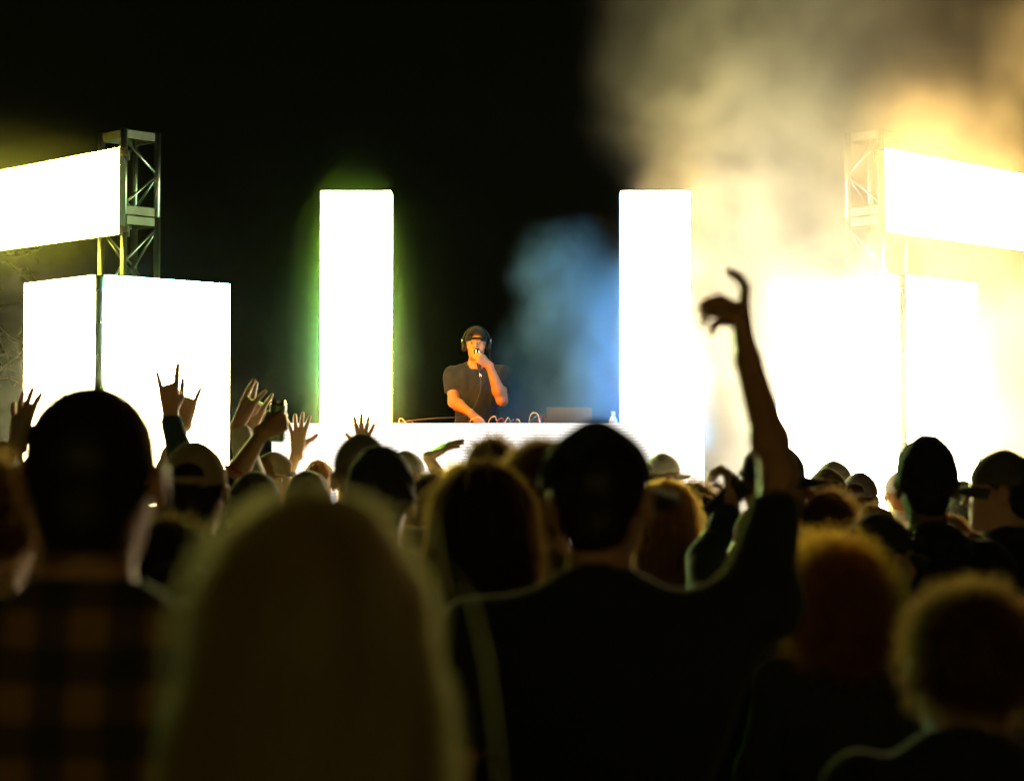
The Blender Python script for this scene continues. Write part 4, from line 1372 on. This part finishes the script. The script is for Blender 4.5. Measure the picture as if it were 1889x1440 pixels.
# raised hands
person(372, 846, 8.6, 'person in dark green sleeve making the horned hand sign, behind the tan cap', hair=('short', 'dark'), shirt='teal', sleeve=1.95, vox=.014, nstr=300,
       arms={'L': dict(w=(314, 762, 8.6), pole=(.4, -.2, -1), f=(-.08, .1, 1), n=(0, 1, 0), pose='horns', vox=.0045, hsc=1.15)})
person(255, 842, 10.2, 'person with bare forearm making the horned hand sign, hidden by the plaid shirt man', hair=('short', 'brown'), shirt='olive', sleeve=.6, vox=.015, nstr=0,
       arms={'R': dict(w=(341, 781, 10.2), pole=(-.2, -.2, -1), f=(.12, .1, 1), n=(0, 1, .1), pose='horns', hsc=1.2)})
person(352, 850, 9.0, 'person in white sleeve making the horned hand sign beside the raised can', hair=('short', 'dark'), shirt='white', sleeve=1.92, vox=.014, nstr=0,
       arms={'R': dict(w=(439, 784, 9.0), pole=(.1, -.2, -1), f=(.42, .2, 1), n=(.55, .75, -.2), pose='horns', hsc=1.2)})
person(402, 862, 10.0, 'person with raised pointing hand behind the can', hair=('short', 'dark'), shirt='olive', sleeve=.6, vox=.015, nstr=0,
       arms={'R': dict(w=(463, 786, 10.0), pole=(-.1, -.2, -1), f=(.3, .1, 1), n=(0, 1, 0), pose='horns', hsc=1.2)})
CAN_F, CAN_N = (.72, .5, .45), (-.5, .82, -.1)
canman = person(378, 862, 7.7, 'person in black sleeve and red wristband holding up a drinks can', hair=('short', 'dark'), shirt='black', sleeve=1.12, vox=.013, nstr=0, skin=1,
       arms={'R': dict(w=(484, 797, 7.85), pole=(-.2, -.3, -1), f=CAN_F, n=CAN_N, pose='grip', vox=.0045, hsc=1.1)})
person(588, 848, 11.0, 'orange lit person raising an open five fingered hand before the booth', hair=('short', 'light'), shirt='cream', sleeve=.6, vox=.014, nstr=300,
       arms={'L': dict(w=(548, 836, 11.2), pole=(-.3, -.2, -1), f=(.05, .05, 1), n=(0, 1, 0), pose='open', hsc=1.15)})
person(640, 850, 11.6, 'person whose fingertips show above the pale cap, centre left', hair=('short', 'dark'), shirt='grey', sleeve=1.5, vox=.015, nstr=0,
       arms={'R': dict(w=(668, 836, 11.7), pole=(.3, -.2, -1), f=(.05, .05, 1), n=(0, 1, 0), pose='open', hsc=1.15)})
person(748, 834, 10.2, 'fair capped person raising a flat hand to the right before the booth', hair=('crop', 'light'), hat=('cap', 'cream', 0), hyaw=-50, shirt='tan', sleeve=.6, vox=.014, nstr=0,
       arms={'R': dict(w=(790, 842, 10.4), pole=(.4, -.2, -1), f=(.8, .15, .45), n=(.3, .35, -.9), pose='flat')})
person(70, 838, 7.6, 'person in rust sleeve raising an open hand at the left edge', hair=('short', 'dark'), shirt='red', sleeve=1.9, vox=.014, nstr=0,
       arms={'L': dict(w=(31, 822, 7.7), pole=(-.6, -.2, -1), f=(.1, .25, 1), n=(.4, .9, .1), pose='open', hsc=1.15)})
person(-22, 838, 3.4, 'person cut off by the left edge in dark jacket', hair=('short', 'dark'), shirt='black', sleeve=1.9, vox=.012, nstr=2000)
phoneman = person(1405, 928, 5.6, 'person in teal sleeve lifting a phone left of the raised arm', hair=('short', 'dark'), shirt='teal', sleeve=1.9, vox=.013, nstr=0,
       arms={'L': dict(w=(1348, 932, 6.0), pole=(-1, .0, -.8), f=(.05, .3, 1), n=(-.9, .4, 0), pose='grip')})

# far heads against the light
person(1525, 866, 8.8, 'person in tan six panel cap before the right light box', hair=('crop', 'light'), hat=('cap', 'tan', 0), shirt='cream', sleeve=1.9, vox=.014, nstr=0, hyaw=15)
person(1538, 852, 10.8, 'person in pale cap faint in the smoke, behind the tan cap', hair=('crop', 'light'), hat=('cap', 'cream', 0), hyaw=-60, shirt='cream', sleeve=1.9, vox=.015, nstr=0)
person(1586, 873, 9.6, 'person in mauve cap seen through smoke, right of the tan cap', hair=('crop', 'dark'), hat=('cap', 'purple', 0), hyaw=-25, shirt='purple', sleeve=1.9, vox=.014, nstr=0)
person(1612, 928, 8.0, 'short person with brown hair below the mauve cap', hair=('short', 'brown'), shirt='brown', sleeve=1.9, vox=.014, nstr=500)
person(1775, 893, 10.4, 'person in grey beanie in smoke, right of the black beanie', hair=('crop', 'dark'), hat=('beanie', 'grey'), shirt='grey', sleeve=1.9, vox=.015, nstr=0)
person(1806, 900, 11.0, 'person with hazy grey hair beside the cap pointing left', hair=('short', 'grey'), shirt='grey', sleeve=1.9, vox=.015, nstr=0)
person(1222, 838, 11.4, 'person in white cap nearly lost in the glare, right of the peaked cap', hair=('crop', 'grey'), hat=('cap', 'white', 0), hyaw=-70, shirt='white', sleeve=1.9, vox=.014, nstr=0)
person(1660, 872, 11.4, 'person in pale mauve cap left of the black beanie, faint in smoke', hair=('crop', 'light'), hat=('cap', 'purple', 0), shirt='cream', sleeve=1.9, vox=.015, nstr=0)
person(1745, 945, 7.4, 'person with light hair behind the black beanie shoulders', hair=('long', 'light', .2), shirt='tan', sleeve=1.9, vox=.014, nstr=600, fem=True)
person(470, 880, 6.6, 'person with olive hood low between tan cap and backward cap', hair=('crop', 'dark'), hat=('beanie', 'olive'), shirt='olive', sleeve=1.9, vox=.014, nstr=0)

# ------------------------------------------------------------------ things held and worn
J = canman['J']['R']
Wc = canman['wld'](J[2])
fd = Vector(CAN_F).normalized(); nd = Vector(CAN_N).normalized()
cc = Wc + fd * .082 + nd * .044 + Vector((0.012, 0, .012))
tilt = Vector((.06, 0, 1)).normalized()
can = empty('drinks_can', tuple(cc)); can.rotation_euler = (0, math.radians(3), 0)
tag(can, 'tall green drinks can held up left of the booth', 'can')
MB().lathe([(0, -.078), (.022, -.079), (.025, -.082), (.033, -.07), (.033, .062)], n=24).build('body', M['can_body'], can, smooth=True)
MB().lathe([(.033, .062), (.027, .078), (.0285, .082), (.027, .082), (.025, .077), (0, .077)], n=24).build('rim', M['can_gold'], can, smooth=True)
MB().box((0, -.006, .0795), (.014, .024, .002)).build('tab', M['can_gold'], can)
Ew = canman['wld'](J[1])
wb = Wc + (Ew - Wc) * .72
ring = []
axd = (Ew - Wc).normalized(); e1 = axd.cross(Vector((0, 1, 0))).normalized(); e2 = axd.cross(e1)
ring = [tuple(wb + (e1 * math.cos(t) + e2 * math.sin(t)) * .052) for t in np.linspace(0, 2 * math.pi, 21)]
inv = canman['root'].matrix_basis.inverted()
MB().tube([tuple(inv @ Vector(p)) for p in ring], .007, 8, cap=False).build('wristband', M['red_band'], canman['root'], smooth=True)

J = phoneman['J']['L']
Wp = phoneman['wld'](J[2])
pc = P(1341, 922, 6.0)
ph = empty('phone', tuple(pc)); ph.rotation_euler = (.3, .75, .5)
tag(ph, 'dark phone lifted left of the raised bare arm', 'phone')
MB().box((0, 0, 0), (.072, .008, .145)).build('case', M['plastic'], ph)
MB().box((0, .0052, 0), (.066, .002, .138)).build('screen', M['screen_off'], ph)
MB().box((-.018, -.006, .045), (.022, .004, .034)).build('camera_bump', M['lens'], ph)

# goggles pushed up on the cap of the person turning right
T, rt_ = gog['T'], gog['root']
gg = MB()
arcp = [T((.094 * math.sin(t), -.010 + .113 * math.cos(t), .062)) for t in np.linspace(-math.pi, math.pi, 33)]
gg.tube(arcp, .007, 6, cap=False)
g_o = gg.build('goggles', M['plastic'], rt_, smooth=True)
for g_ in (-1, 1):
    cq = T((g_ * .040, .094, .062)); q2 = T((g_ * .044, .108, .063))
    MB().tube([cq, cq + (q2 - cq) * .6, q2], [.028, .028, .022], 14).build('lens', M['lens'], g_o, smooth=True)
